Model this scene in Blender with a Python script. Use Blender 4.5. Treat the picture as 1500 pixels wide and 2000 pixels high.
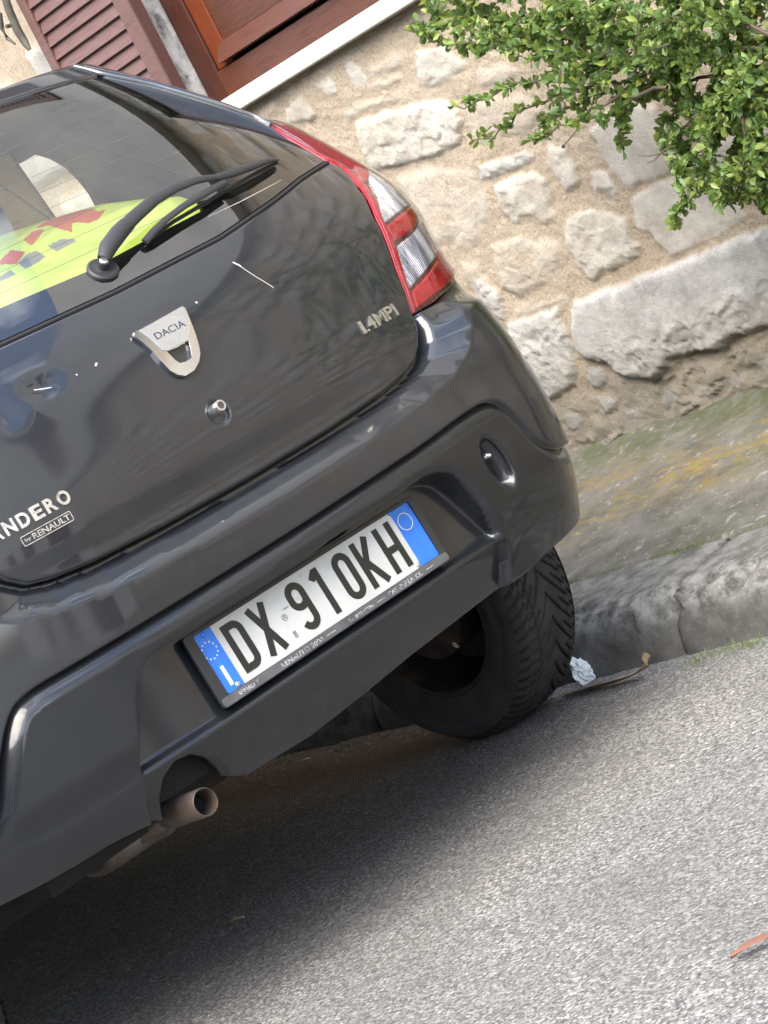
import bpy, bmesh, math, random
import numpy as np
from mathutils import Vector, Matrix, geometry
R=math.radians
random.seed(7); rng=np.random.default_rng(7)
S=bpy.context.scene; COL=S.collection
for o in list(bpy.data.objects): bpy.data.objects.remove(o)
# ------------------------------------------------------------------ camera, light, exposure
YAW,PITCH,ROLL=38.4,6.4,27.2
SUN_EL,SUN_AZ=50.0,-118.0      # azimuth clockwise from +Y
SUN_E,SUN_ANG,SKY_E,EXPO=1.35,50.0,0.15,1.9
F=4449.; CAM=np.array([-2.22,-3.04,1.055])
def camaxes(yaw,pitch,roll):
    d=np.array([math.sin(yaw)*math.cos(pitch),math.cos(yaw)*math.cos(pitch),-math.sin(pitch)])
    r=np.array([math.cos(yaw),-math.sin(yaw),0.]); u=np.cross(r,d)
    return r*math.cos(roll)-u*math.sin(roll), r*math.sin(roll)+u*math.cos(roll), d
CR,CU,CD=camaxes(R(YAW),R(PITCH),R(ROLL))
cam=bpy.data.objects.new('camera',bpy.data.cameras.new('camera')); COL.objects.link(cam)
M=Matrix.Identity(4)
for i in range(3):
    M[i][0]=CR[i];M[i][1]=CU[i];M[i][2]=-CD[i];M[i][3]=CAM[i]
cam.matrix_world=M
cam.data.sensor_fit='VERTICAL';cam.data.sensor_height=24;cam.data.lens=F/2000*24
cam.data.clip_start=.05;cam.data.clip_end=500
S.camera=cam
S.render.resolution_x=768;S.render.resolution_y=1024
w=bpy.data.worlds.new('World');S.world=w;w.use_nodes=True
nt=w.node_tree;nt.nodes.clear()
bg=nt.nodes.new('ShaderNodeBackground');wo=nt.nodes.new('ShaderNodeOutputWorld');sky=nt.nodes.new('ShaderNodeTexSky')
sky.sky_type='NISHITA';sky.sun_disc=False;sky.sun_elevation=R(SUN_EL);sky.sun_rotation=R(SUN_AZ);sky.dust_density=2.5;sky.air_density=1.0
# soft cloud veil over the sky
tc=nt.nodes.new('ShaderNodeTexCoord');no=nt.nodes.new('ShaderNodeTexNoise');no.inputs['Scale'].default_value=2.6;no.inputs['Detail'].default_value=7
cr=nt.nodes.new('ShaderNodeValToRGB');cr.color_ramp.elements[0].position=.46;cr.color_ramp.elements[1].position=.76
mx=nt.nodes.new('ShaderNodeMix');mx.data_type='RGBA';mx.inputs[7].default_value=(12.,12.2,12.5,1)
mp=nt.nodes.new('ShaderNodeMapping');mp.inputs['Scale'].default_value=(1,1,2.2)
nt.links.new(tc.outputs['Generated'],mp.inputs[0]);nt.links.new(mp.outputs[0],no.inputs[0]);nt.links.new(no.outputs[0],cr.inputs[0])
nt.links.new(cr.outputs[0],mx.inputs[0]);nt.links.new(sky.outputs[0],mx.inputs[6]);nt.links.new(mx.outputs[2],bg.inputs[0])
bg.inputs[1].default_value=SKY_E;nt.links.new(bg.outputs[0],wo.inputs[0])
sun=bpy.data.objects.new('sun',bpy.data.lights.new('sun','SUN'));COL.objects.link(sun)
sun.data.energy=SUN_E;sun.data.angle=R(SUN_ANG);sun.data.color=(1,.93,.82)
sv=Vector((math.sin(R(SUN_AZ))*math.cos(R(SUN_EL)),math.cos(R(SUN_AZ))*math.cos(R(SUN_EL)),math.sin(R(SUN_EL))))
sun.rotation_euler=sv.to_track_quat('Z','Y').to_euler();sun.location=(0,0,12)
S.view_settings.view_transform='Standard';S.view_settings.look='None';S.view_settings.exposure=EXPO;S.view_settings.gamma=1
# ------------------------------------------------------------------ pixel rays (photo is 1500 x 2000)
def ray(px):
    d=CD*F+CR*(px[0]-750)-CU*(px[1]-1000); return d/np.linalg.norm(d)
def hit(px,ax,val):
    d=ray(px); return CAM+d*((val-CAM[ax])/d[ax])
def hitw(px,b):               # plane x+.05y=b, parallel to the kerb
    d=ray(px);n=np.array([1,.05,0]);return CAM+d*((b-CAM@n)/(d@n))
def proj(P):
    v=np.asarray(P,float)-CAM; z=v@CD
    return np.stack([750+F*(v@CR)/z,1000-F*(v@CU)/z],-1)
# ------------------------------------------------------------------ materials
def mat(name,base=(.5,.5,.5),rough=.5,metal=0,spec=.5,coat=0,coatr=.03,trans=0,ior=1.5,alpha=1):
    m=bpy.data.materials.new(name);m.use_nodes=True
    b=m.node_tree.nodes['Principled BSDF']
    b.inputs['Base Color'].default_value=(*base,1);b.inputs['Roughness'].default_value=rough;b.inputs['Metallic'].default_value=metal
    b.inputs['Specular IOR Level'].default_value=spec;b.inputs['Coat Weight'].default_value=coat;b.inputs['Coat Roughness'].default_value=coatr
    b.inputs['Transmission Weight'].default_value=trans;b.inputs['IOR'].default_value=ior
    return m
class N:
    def __init__(s,m): s.m=m;s.t=m.node_tree;s.b=s.t.nodes['Principled BSDF'];s.tc=s.t.nodes.new('ShaderNodeTexCoord').outputs['Object']
    def n(s,ty,**k):
        x=s.t.nodes.new(ty)
        for a,v in k.items(): setattr(x,a,v)
        return x
    def l(s,a,b): s.t.links.new(a,b)
    def mapp(s,sc=(1,1,1),rot=(0,0,0)):
        x=s.n('ShaderNodeMapping');x.inputs['Scale'].default_value=sc;x.inputs['Rotation'].default_value=rot;s.l(s.tc,x.inputs[0]);return x.outputs[0]
    def noise(s,scale,detail=4,rough=.55,vec=None,dist=0):
        x=s.n('ShaderNodeTexNoise');x.inputs['Scale'].default_value=scale;x.inputs['Detail'].default_value=detail;x.inputs['Roughness'].default_value=rough;x.inputs['Distortion'].default_value=dist
        s.l(vec or s.tc,x.inputs['Vector']);return x.outputs['Fac']
    def vor(s,scale,feature='F1',vec=None,out='Distance',rnd=1):
        x=s.n('ShaderNodeTexVoronoi',feature=feature);x.inputs['Scale'].default_value=scale;x.inputs['Randomness'].default_value=rnd
        s.l(vec or s.tc,x.inputs['Vector']);return x.outputs[out]
    def ramp(s,f,stops,interp='LINEAR'):
        x=s.n('ShaderNodeValToRGB');x.color_ramp.interpolation=interp;e=x.color_ramp.elements
        while len(e)<len(stops): e.new(.5)
        for q,(p,c) in zip(e,stops): q.position=p;q.color=(*c,1) if len(c)==3 else c
        s.l(f,x.inputs[0]);return x.outputs[0]
    def mix(s,f,a,b,mode='MIX'):
        x=s.n('ShaderNodeMix',data_type='RGBA',blend_type=mode)
        for v,i in ((f,0),(a,6),(b,7)):
            if isinstance(v,(int,float)): x.inputs[i].default_value=v
            elif isinstance(v,tuple): x.inputs[i].default_value=(*v,1)
            else: s.l(v,x.inputs[i])
        return x.outputs[2]
    def math(s,op,a,b=0.,c=None):
        x=s.n('ShaderNodeMath',operation=op)
        for v,i in ((a,0),(b,1),(c,2)):
            if v is None: continue
            if isinstance(v,(int,float)): x.inputs[i].default_value=v
            else: s.l(v,x.inputs[i])
        return x.outputs[0]
    def attr(s,name):
        x=s.n('ShaderNodeAttribute');x.attribute_name=name;return x.outputs['Fac']
    def col(s,o): s.l(o,s.b.inputs['Base Color'])
    def rough(s,o): s.l(o,s.b.inputs['Roughness'])
    def bump(s,h,dist=.002,st=1.):
        x=s.n('ShaderNodeBump');x.inputs['Distance'].default_value=dist;x.inputs['Strength'].default_value=st
        s.l(h,x.inputs['Height'])
        nn=s.b.inputs['Normal']
        if nn.is_linked: s.l(nn.links[0].from_socket,x.inputs['Normal'])
        s.l(x.outputs[0],nn)
MT={}
def paint(name,base,rough,coat,dust=.12,cbase=.03):
    m=mat(name,base,rough,0.0,.22,coat,.03);m.node_tree.nodes['Principled BSDF'].inputs['Coat IOR'].default_value=1.6;q=N(m)
    n1=q.noise(3.5,6,.65);n2=q.noise(60,3)
    d=q.math('MULTIPLY',q.ramp(n1,[(.42,(0,0,0)),(.75,(1,1,1))]),dust)
    q.col(q.mix(d,base,(.16,.15,.135)))
    q.rough(q.math('ADD',q.math('MULTIPLY',n1,.10),rough-.04))
    cr_=q.math('ADD',q.math('MULTIPLY',q.ramp(n1,[(.4,(0,0,0)),(.8,(1,1,1))]),.14),cbase)
    q.l(cr_,q.b.inputs['Coat Roughness'])
    return m
MT['paint']=paint('dark_paint',(.012,.0145,.019),.34,1.0,.04)
MT['bumper']=paint('bumper_paint',(.006,.0078,.0105),.42,.8,.02,.07)
MT['plastic']=mat('black_plastic',(.022,.023,.025),.45); q=N(MT['plastic']); q.bump(q.noise(600,2),.0003,.5); q.rough(q.ramp(q.noise(8,5),[(.3,(.35,.35,.35)),(.7,(.6,.6,.6))]))
MT['rubber']=mat('seal_rubber',(.012,.012,.013),.55)
MT['dark']=mat('dark_underbody',(.012,.011,.010),.85)
MT['chrome']=mat('chrome',(.78,.78,.79),.08,1)
MT['satin']=mat('satin_silver',(.66,.67,.68),.28,.9); q=N(MT['satin']); q.rough(q.ramp(q.noise(25,4),[(.3,(.24,.24,.24)),(.7,(.32,.32,.32))]))
MT['glint']=mat('glint_metal',(.22,.22,.23),.25,.7)  # bright grey standing in for sky reflected along the gutter
MT['letter']=mat('chrome_letter',(.62,.60,.57),.2,.9); q=N(MT['letter']); q.col(q.ramp(q.noise(120,4),[(.30,(.42,.40,.37)),(.5,(.70,.68,.64))]))
MT['red']=mat('red_lens',(.42,.006,.012),.12,0,.5,.6,.03); q=N(MT['red']); q.col(q.ramp(q.noise(30,2),[(.3,(.26,.002,.012)),(.7,(.38,.004,.020))]))
MT['darkred']=mat('dark_red_lens',(.10,.004,.012),.1,0,.5,.6)
MT['reflector']=mat('lamp_reflector',(.72,.72,.74),.16,.85); q=N(MT['reflector'])
wv=q.n('ShaderNodeTexWave',wave_type='BANDS',bands_direction='X');wv.inputs['Scale'].default_value=55;wv.inputs['Distortion'].default_value=.6;q.l(q.mapp((1,.6,.25)),wv.inputs['Vector']);q.bump(wv.outputs['Fac'],.004,.8)
q.col(q.ramp(q.noise(14,4,vec=q.mapp((3.2,2,.6))),[(.35,(.16,.16,.18)),(.5,(.5,.5,.52)),(.65,(.85,.84,.86))]))  # dark and bright streaks painted in as chrome reflections
MT['tyre']=mat('tyre_rubber',(.018,.018,.020),.7); q=N(MT['tyre']); q.col(q.mix(q.attr('groove_shade'),q.ramp(q.noise(18,6),[(.35,(.020,.020,.022)),(.7,(.048,.044,.040))]),(.003,.003,.003))); q.bump(q.noise(220,4),.0006,.6)  # groove mask paints shade into the tread cavities
MT['steel']=mat('dirty_steel',(.035,.03,.027),.6,.6); q=N(MT['steel']); q.col(q.ramp(q.noise(14,6),[(.4,(.035,.030,.027)),(.7,(.11,.08,.06))]))
MT['exhaust']=mat('exhaust_steel',(.3,.26,.24),.42,.6); q=N(MT['exhaust']); q.col(q.ramp(q.noise(28,6,.7),[(.36,(.17,.155,.14)),(.52,(.125,.10,.085)),(.70,(.14,.08,.05))])); q.bump(q.noise(160,4),.0008,.5)
MT['hollow']=mat('matt_black',(.004,.004,.004),.95)  # matt black for the pipe's dark depth and the heating wires
MT['muffler']=mat('muffler_steel',(.28,.25,.23),.38,.8); q=N(MT['muffler']); q.col(q.ramp(q.noise(12,5),[(.4,(.25,.235,.22)),(.7,(.15,.12,.10))]))
MT['white_plate']=mat('plate_white',(.70,.71,.69),.42); q=N(MT['white_plate'])
q.col(q.mix(q.ramp(q.noise(38,7,.7),[(.60,(0,0,0)),(.72,(.55,.55,.55))]),q.ramp(q.noise(9,4),[(.3,(.47,.48,.46)),(.7,(.60,.61,.59))]),(.30,.29,.26)))
MT['blue']=mat('plate_blue',(.035,.20,.72),.35); q=N(MT['blue']); q.col(q.ramp(q.noise(20,4),[(.3,(.025,.145,.56)),(.7,(.035,.20,.70))]))
MT['plate_black']=mat('plate_ink',(.016,.017,.014),.45); 
MT['plate_mark']=mat('plate_mark',(.20,.20,.19),.5)
MT['white_mark']=mat('white_mark',(.78,.80,.82),.5)
MT['yellow_mark']=mat('yellow_mark',(.75,.70,.50),.5)
MT['frame_text']=mat('worn_text',(.40,.41,.42),.6); q=N(MT['frame_text']); q.col(q.ramp(q.noise(160,4,.7),[(.42,(.07,.07,.07)),(.52,(.50,.51,.52))]))
MT['frame']=mat('plate_frame_plastic',(.075,.077,.08),.38); q=N(MT['frame']); q.col(q.ramp(q.noise(14,5),[(.3,(.05,.05,.055)),(.7,(.13,.13,.135))]))
MT['interior']=mat('interior_trim',(.055,.052,.050),.75)
MT['seat']=mat('seat_cloth',(.045,.045,.05),.9)
MT['vest']=mat('hi_vis_cloth',(.62,.83,.10),.7); q=N(MT['vest']); q.col(q.ramp(q.noise(12,5),[(.3,(.30,.40,.045)),(.7,(.45,.55,.11))])); q.bump(q.noise(22,4),.01,.6)
MT['vest_red']=mat('rust_red_patch',(.34,.06,.025),.7)
MT['vest_grey']=mat('reflective_grey',(.16,.17,.18),.4)
MT['card']=mat('cardboard',(.33,.215,.075),.8); q=N(MT['card']); q.col(q.ramp(q.noise(7,5),[(.3,(.58,.38,.12)),(.7,(.74,.50,.19))]))
MT['scratch']=mat('scratch_primer',(.62,.60,.56),.6)
def glassmat(name,tint,refl=(1,1,1),ior=1.5,boost=0.):
    m=bpy.data.materials.new(name);m.use_nodes=True;t=m.node_tree;t.nodes.clear()
    o=t.nodes.new('ShaderNodeOutputMaterial');mx=t.nodes.new('ShaderNodeMixShader');tr=t.nodes.new('ShaderNodeBsdfTransparent');gl=t.nodes.new('ShaderNodeBsdfGlossy');fr=t.nodes.new('ShaderNodeFresnel')
    tr.inputs[0].default_value=(*tint,1);gl.inputs['Color'].default_value=(*refl,1);gl.inputs['Roughness'].default_value=.015;fr.inputs[0].default_value=ior
    ad=t.nodes.new('ShaderNodeMath');ad.operation='ADD';ad.inputs[1].default_value=boost;ad.use_clamp=True
    ge=t.nodes.new('ShaderNodeNewGeometry');mr=t.nodes.new('ShaderNodeMapRange');mr.inputs['To Min'].default_value=ior;mr.inputs['To Max'].default_value=1/ior
    t.links.new(ge.outputs['Backfacing'],mr.inputs['Value']);t.links.new(mr.outputs['Result'],fr.inputs[0]);t.links.new(fr.outputs[0],ad.inputs[0]);t.links.new(ad.outputs[0],mx.inputs[0]);t.links.new(tr.outputs[0],mx.inputs[1]);t.links.new(gl.outputs[0],mx.inputs[2]);t.links.new(mx.outputs[0],o.inputs[0])
    return m
MT['glass']=glassmat('rear_glass',(.88,.90,.85),boost=.10)
MT['side_glass']=glassmat('side_glass',(.93,.95,.93))
MT['lens']=glassmat('clear_lens',(.93,.90,.90),boost=.02)
MT['band']=mat('ceramic_band',(.006,.005,.006),.6,0,.1)
# stone, mortar
m=MT['wall']=mat('stone_and_mortar',(.5,.45,.38),.9,0,.2);q=N(m)
st=q.attr('stone');tn=q.attr('tone');low=q.attr('damp')
mort=q.mix(q.noise(6,6,.6),(.42,.34,.245),(.53,.45,.34))
mort=q.mix(q.math('MULTIPLY',q.ramp(q.noise(130,4,.7),[(.48,(0,0,0)),(.62,(1,1,1))]),.55),mort,(.25,.185,.13))
mort=q.mix(q.math('MULTIPLY',q.ramp(q.noise(2.2,5,.6),[(.45,(0,0,0)),(.7,(1,1,1))]),.5),mort,(.50,.44,.36))
sto=q.mix(q.ramp(q.noise(9,7,.7),[(.35,(0,0,0)),(.65,(1,1,1))]),(.44,.39,.315),(.63,.59,.51))
gre=q.mix(q.ramp(q.noise(13,8,.75),[(.35,(0,0,0)),(.65,(1,1,1))]),(.33,.325,.305),(.58,.57,.54))
stc=q.mix(tn,sto,gre)
stc=q.mix(q.math('MULTIPLY',q.ramp(q.noise(40,6,.7),[(.58,(0,0,0)),(.72,(1,1,1))]),.5),stc,(.30,.28,.25))
c=q.mix(st,mort,stc)
c=q.mix(q.math('MULTIPLY',low,q.math('ADD',.35,q.math('MULTIPLY',q.noise(10,6),.75))),c,(.215,.20,.165))
q.col(c)
q.bump(q.noise(48,9,.78),.016,.75);q.bump(q.noise(260,3),.004,.6)
# plaster
m=MT['plaster']=mat('grey_plaster',(.34,.33,.31),.9,0,.2);q=N(m)
q.col(q.mix(q.ramp(q.noise(1.4,7,.6),[(.35,(0,0,0)),(.65,(1,1,1))]),(.36,.36,.355),(.50,.49,.46)));q.bump(q.noise(80,5),.004,.5)
m=MT['plaster2']=mat('ochre_plaster',(.42,.36,.27),.9,0,.2);q=N(m)
q.col(q.mix(q.noise(1.2,7,.6),(.24,.26,.29),(.36,.38,.40)));q.bump(q.noise(80,5),.004,.5)
m=MT['reveal']=mat('rough_reveal',(.4,.4,.38),.8);q=N(m);q.col(q.ramp(q.noise(22,7,.75,vec=q.mapp((1,1,.5))),[(.36,(.06,.06,.055)),(.48,(.30,.295,.28)),(.66,(.52,.51,.49))]));q.bump(q.noise(30,6),.01,.6)
MT['marble']=mat('marble_sill',(.72,.71,.68),.4);q=N(MT['marble']);q.col(q.mix(q.math('MULTIPLY',q.ramp(q.noise(9,8,.7,dist=1.5),[(.55,(0,0,0)),(.62,(1,1,1))]),.35),(.50,.485,.44),(.30,.29,.27)))
def wood(name,a,b_,sc,rough=.4):
    m=mat(name,a,rough,0,.4);q=N(m)
    n=q.noise(4,8,.65,vec=q.mapp(sc),dist=.4);q.col(q.ramp(n,[(.3,a),(.52,b_),(.7,tuple(x*.8 for x in a))]));q.bump(n,.001,.4);return m
MT['wood']=wood('mahogany_along',(.045,.016,.010),(.095,.033,.018),(2.5,2.5,40))
MT['woodv']=wood('mahogany_upright',(.030,.011,.008),(.070,.022,.013),(40,40,2.5))
MT['woodo']=wood('mahogany_orange',(.10,.022,.008),(.15,.034,.011),(40,40,2.5))
MT['shutter']=wood('faded_shutter',(.092,.046,.038),(.140,.074,.062),(2,2,30),.55)
MT['shutterd']=wood('shutter_edge',(.055,.024,.022),(.085,.036,.030),(30,30,3),.55)
MT['pane']=glassmat('window_pane',(.10,.11,.12),boost=.10)
MT['iron']=mat('old_iron',(.10,.095,.075),.6,.5);q=N(MT['iron']);q.col(q.ramp(q.noise(20,5),[(.3,(.06,.055,.045)),(.7,(.17,.155,.12))]))
# ground
m=MT['asphalt']=mat('coarse_asphalt',(.2,.2,.19),.85,0,.3);q=N(m)
wv=q.noise(9,3);jit=q.n('ShaderNodeMix',data_type='VECTOR');
base=q.mapp((1,1,1))
vc=q.vor(125,vec=base,out='Color');vd=q.vor(125,vec=base);sep=q.n('ShaderNodeSeparateColor');q.l(vc,sep.inputs[0])
vc2=q.vor(260,vec=base,out='Color');sep2=q.n('ShaderNodeSeparateColor');q.l(vc2,sep2.inputs[0])
agg=q.ramp(sep.outputs[0],[(0,(.07,.068,.066)),(.3,(.15,.147,.14)),(.6,(.22,.215,.205)),(.8,(.31,.305,.29)),(1,(.46,.45,.43))])
fine=q.ramp(sep2.outputs[1],[(0,(.07,.068,.066)),(.5,(.17,.166,.158)),(1,(.36,.355,.34))])
c=q.mix(q.ramp(vd,[(.32,(0,0,0)),(.55,(1,1,1))]),agg,fine)
c=q.mix(q.math('MULTIPLY',q.ramp(q.noise(2.6,6,.65),[(.38,(1,1,1)),(.62,(0,0,0))]),.45),c,(.11,.105,.10))
gz=q.attr('gutter');c=q.mix(gz,c,q.mix(q.noise(60,6,.7),(.035,.028,.020),(.15,.095,.06)))
q.col(c);q.bump(q.math('SUBTRACT',1,vd),.0035,.8);q.bump(q.noise(420,3),.0012,.6)
m=MT['pavement']=mat('old_pavement',(.25,.24,.22),.88,0,.3);q=N(m)
pc=q.mix(q.ramp(q.noise(7,8,.7),[(.35,(0,0,0)),(.65,(1,1,1))]),(.085,.082,.066),(.20,.19,.165))
streak=q.ramp(q.noise(9,8,.75,vec=q.mapp((2.2,.7,1)),dist=.8),[(.45,(0,0,0)),(.62,(.85,.85,.85))])
pc=q.mix(q.math('MULTIPLY',streak,q.attr('lichen')),pc,(.29,.205,.055))
pc=q.mix(q.math('MULTIPLY',q.ramp(q.noise(26,7,.75),[(.57,(0,0,0)),(.66,(1,1,1))]),.55),pc,(.46,.45,.42))
pc=q.mix(q.math('MULTIPLY',q.attr('moss'),q.ramp(q.noise(30,6,.7),[(.40,(0,0,0)),(.58,(1,1,1))])),pc,(.085,.105,.035))
q.col(pc);q.bump(q.noise(30,9,.75,vec=q.mapp((1.6,.8,1))),.02,.65);q.bump(q.noise(280,4),.003,.6)
m=MT['kerb']=mat('kerb_concrete',(.2,.2,.19),.85,0,.3);q=N(m)
kc=q.mix(q.ramp(q.noise(15,10,.8),[(.30,(0,0,0)),(.70,(1,1,1))]),(.055,.053,.048),(.135,.13,.12))
kc=q.mix(q.math('MULTIPLY',q.attr('edge'),q.ramp(q.noise(22,7,.7),[(.42,(0,0,0)),(.6,(1,1,1))])),kc,(.27,.27,.255))  # pale highlight painted along the kerb's upper edge
q.col(kc);q.bump(q.noise(32,10,.8),.008,.6);q.bump(q.noise(240,4),.002,.6)
# plants and litter
def leafmat(name,a,b_,tr=(.25,.42,.06)):
    m=bpy.data.materials.new(name);m.use_nodes=True;q=N(m)
    c=q.ramp(q.attr('hue'),[(0,a),(.6,b_),(1,(b_[0]*1.7,b_[1]*1.3,b_[2]))]);q.col(c);q.b.inputs['Roughness'].default_value=.38
    t=q.n('ShaderNodeBsdfTranslucent');x=q.n('ShaderNodeMixShader');x.inputs[0].default_value=.35
    q.l(q.mix(.5,c,tr),t.inputs[0]);o=q.t.nodes['Material Output'];q.l(q.b.outputs[0],x.inputs[1]);q.l(t.outputs[0],x.inputs[2]);q.l(x.outputs[0],o.inputs[0]);return m
MT['leaf']=leafmat('green_leaf',(.045,.095,.028),(.155,.25,.07),(.27,.38,.07))
MT['grass']=leafmat('grass_blade',(.05,.11,.02),(.12,.2,.04))
MT['bark']=mat('grey_bark',(.10,.075,.055),.85)
MT['dry']=mat('dry_leaf',(.34,.25,.155),.75);q=N(MT['dry']);q.col(q.ramp(q.noise(60,5,vec=q.mapp((6,1,1))),[(.3,(.20,.14,.085)),(.7,(.42,.32,.21))]))
MT['redleaf']=mat('red_brown_leaf',(.24,.115,.08),.6)
MT['tissue']=mat('white_paper',(.74,.76,.78),.8)
MT['straw']=mat('straw',(.45,.38,.22),.8)
# ------------------------------------------------------------------ objects
def tag(o,label=None,cat=None,group=None,kind=None):
    if label: o['label']=label
    if cat: o['category']=cat
    if group: o['group']=group
    if kind: o['kind']=kind
    return o
def empty(name,loc=(0,0,0),**k):
    o=bpy.data.objects.new(name,None);COL.objects.link(o);o.location=loc;o.empty_display_size=.1
    return tag(o,**k)
def obj(name,verts,faces,m,parent=None,smooth=True,normals=None,mi=None):
    me=bpy.data.meshes.new(name);me.from_pydata([tuple(map(float,v)) for v in verts],[],[tuple(int(i) for i in f) for f in faces])
    for x in (m if isinstance(m,(list,tuple)) else [m]): me.materials.append(MT[x] if isinstance(x,str) else x)
    if smooth: me.polygons.foreach_set('use_smooth',[True]*len(me.polygons))
    if mi is not None: me.polygons.foreach_set('material_index',[int(a) for a in mi])
    me.update()
    if normals is not None: me.normals_split_custom_set_from_vertices([tuple(map(float,n)) for n in normals])
    o=bpy.data.objects.new(name,me);COL.objects.link(o)
    if parent:
        o.parent=parent
        if parent.type=='EMPTY': o.matrix_parent_inverse=Matrix.Translation(-parent.location)
    return o
def fattr(o,name,vals):
    a=o.data.attributes.new(name,'FLOAT','POINT');a.data.foreach_set('value',np.asarray(vals,np.float32))
class MB:
    def __init__(s): s.v=[];s.f=[];s.m=[]
    def add(s,v,f,mi=0):
        b=len(s.v);s.v+= [tuple(map(float,p)) for p in v];s.f+=[tuple(b+int(i) for i in q) for q in f];s.m+=[mi]*len(f);return s
    def box(s,a,b,mi=0,fn=None):
        (x0,y0,z0),(x1,y1,z1)=a,b
        v=[(x,y,z) for x in (x0,x1) for y in (y0,y1) for z in (z0,z1)]
        if fn: v=[fn(p) for p in v]
        return s.add(v,[(0,1,3,2),(4,6,7,5),(0,4,5,1),(2,3,7,6),(0,2,6,4),(1,5,7,3)],mi)
    def tube(s,pts,rad,n=12,mi=0,caps=True,flat=1.,up=None):
        P=[np.array(p,float) for p in pts];r=rad if hasattr(rad,'__len__') else [rad]*len(P)
        u=np.array(up if up is not None else (0.13,.21,1.),float);V=[];
        for i,p in enumerate(P):
            t=P[min(i+1,len(P)-1)]-P[max(i-1,0)];t/=np.linalg.norm(t)+1e-12
            a=np.cross(t,u);a/=np.linalg.norm(a)+1e-12;b=np.cross(a,t)
            for k in range(n):
                th=2*math.pi*k/n;V.append(p+a*math.cos(th)*r[i]+b*math.sin(th)*r[i]*flat)
        Fc=[(i*n+k,i*n+(k+1)%n,(i+1)*n+(k+1)%n,(i+1)*n+k) for i in range(len(P)-1) for k in range(n)]
        if caps: Fc+= [tuple(range(n))[::-1],tuple((len(P)-1)*n+k for k in range(n))]
        return s.add(V,Fc,mi)
    def disc_tube(s,c,ax,prof,n=32,mi=0,caps=False):   # prof: (distance along axis, radius)
        c=np.array(c,float);ax=np.array(ax,float);ax/=np.linalg.norm(ax)
        a=np.cross(ax,(0,0,1) if abs(ax[2])<.9 else (1,0,0));a/=np.linalg.norm(a);b=np.cross(ax,a);V=[]
        for d,r in prof:
            for k in range(n):
                th=2*math.pi*k/n;V.append(c+ax*d+(a*math.cos(th)+b*math.sin(th))*r)
        Fc=[(i*n+k,i*n+(k+1)%n,(i+1)*n+(k+1)%n,(i+1)*n+k) for i in range(len(prof)-1) for k in range(n)]
        if caps: Fc+= [tuple(range(n))[::-1],tuple((len(prof)-1)*n+k for k in range(n))]
        return s.add(V,Fc,mi)
    def build(s,name,m,parent=None,smooth=False,bevel=0):
        o=obj(name,s.v,s.f,m,parent,smooth=False,mi=s.m if isinstance(m,(list,tuple)) else None)
        if bevel:
            x=o.modifiers.new('bevel','BEVEL');x.width=bevel;x.segments=2;x.limit_method='ANGLE';x.harden_normals=False
        if smooth:
            o.data.polygons.foreach_set('use_smooth',[True]*len(o.data.polygons))
            bm=bmesh.new();bm.from_mesh(o.data)
            for e in bm.edges:
                if len(e.link_faces)==2 and e.calc_face_angle(0)>R(38): e.smooth=False
            bm.to_mesh(o.data);bm.free()
        return o
# ------------------------------------------------------------------ car body surface
def table(pts,sig=.035):
    p=np.array(pts,float); zs=np.arange(0.1,1.8,.0005); v=np.interp(zs,p[:,0],p[:,1])
    k=np.exp(-.5*(np.arange(-240,241)*.0005/sig)**2); k/=k.sum()
    f=lambda a:np.convolve(np.pad(a,240,mode='reflect',reflect_type='odd'),k,'valid')
    g=f(v); return zs,g+f(v-g)
TY=table([(.1,.10),(.25,.035),(.45,.03),(.60,.03),(.70,.03),(.80,.033),(.905,.042),(1.045,.072),(1.12,.105),(1.17,.14),(1.25,.205),(1.35,.285),(1.45,.375),(1.52,.44),(1.60,.52),(1.66,.60)])
TW=table([(.1,.78),(.33,.80),(.39,.815),(.44,.844),(.49,.861),(.55,.866),(.65,.870),(.70,.860),(.76,.852),(.83,.83),(.90,.810),(.97,.812),(1.03,.826),(1.12,.829),(1.165,.815),(1.23,.805),(1.28,.796),(1.33,.776),(1.40,.752),(1.47,.720),(1.53,.685),(1.6,.64)],.03)
TM=table([(.1,.78),(.25,.80),(.4,.855),(.6,.873),(.8,.868),(.95,.848),(1.02,.825),(1.2,.765),(1.4,.69),(1.5,.645),(1.6,.6)],.03)
def f_y0(z): return np.interp(z,*TY)
D0=.35;NE=3.
_t=np.linspace(0,1,20001);_ph=np.pi/2*_t**1.5/(_t**1.5+(1-_t)**1.5); _X=np.sin(_ph)**(2/NE); _Y=1-np.cos(_ph)**(2/NE)
_L=np.concatenate([[0],np.cumsum(np.hypot(np.diff(_X)*.82,np.diff(_Y)*D0))]); SM=_L[-1]
def sm(a,b,x):
    t=np.clip((np.asarray(x,float)-a)/(b-a),0,1); return t*t*(3-2*t)
def f_w(y,z):
    w=np.interp(z,*TW); w=w+(np.interp(z,*TM)-w)*sm(.35,1.0,y); return w*(1-.14*sm(3.1,4.1,y))
def B0(s,z):
    s=np.asarray(s,float);z=np.asarray(z,float);a=np.abs(s)
    X=np.interp(a,_L,_X);Yn=np.interp(a,_L,_Y);ext=np.clip(a-SM,0,None)
    y=f_y0(z)+D0*Yn+ext
    return np.stack([np.sign(s)*f_w(y,z)*X,y,z+0*s],-1)
def nrm(f,s,z,e=.003):
    a=f(s+e,z)-f(s-e,z);b=f(s,z+e)-f(s,z-e);n=np.cross(a,b);return n/(np.linalg.norm(n,axis=-1,keepdims=True)+1e-12)
def Boff(s,z,o): return B0(s,z)+nrm(B0,s,z)*np.asarray(o)[...,None]
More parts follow.
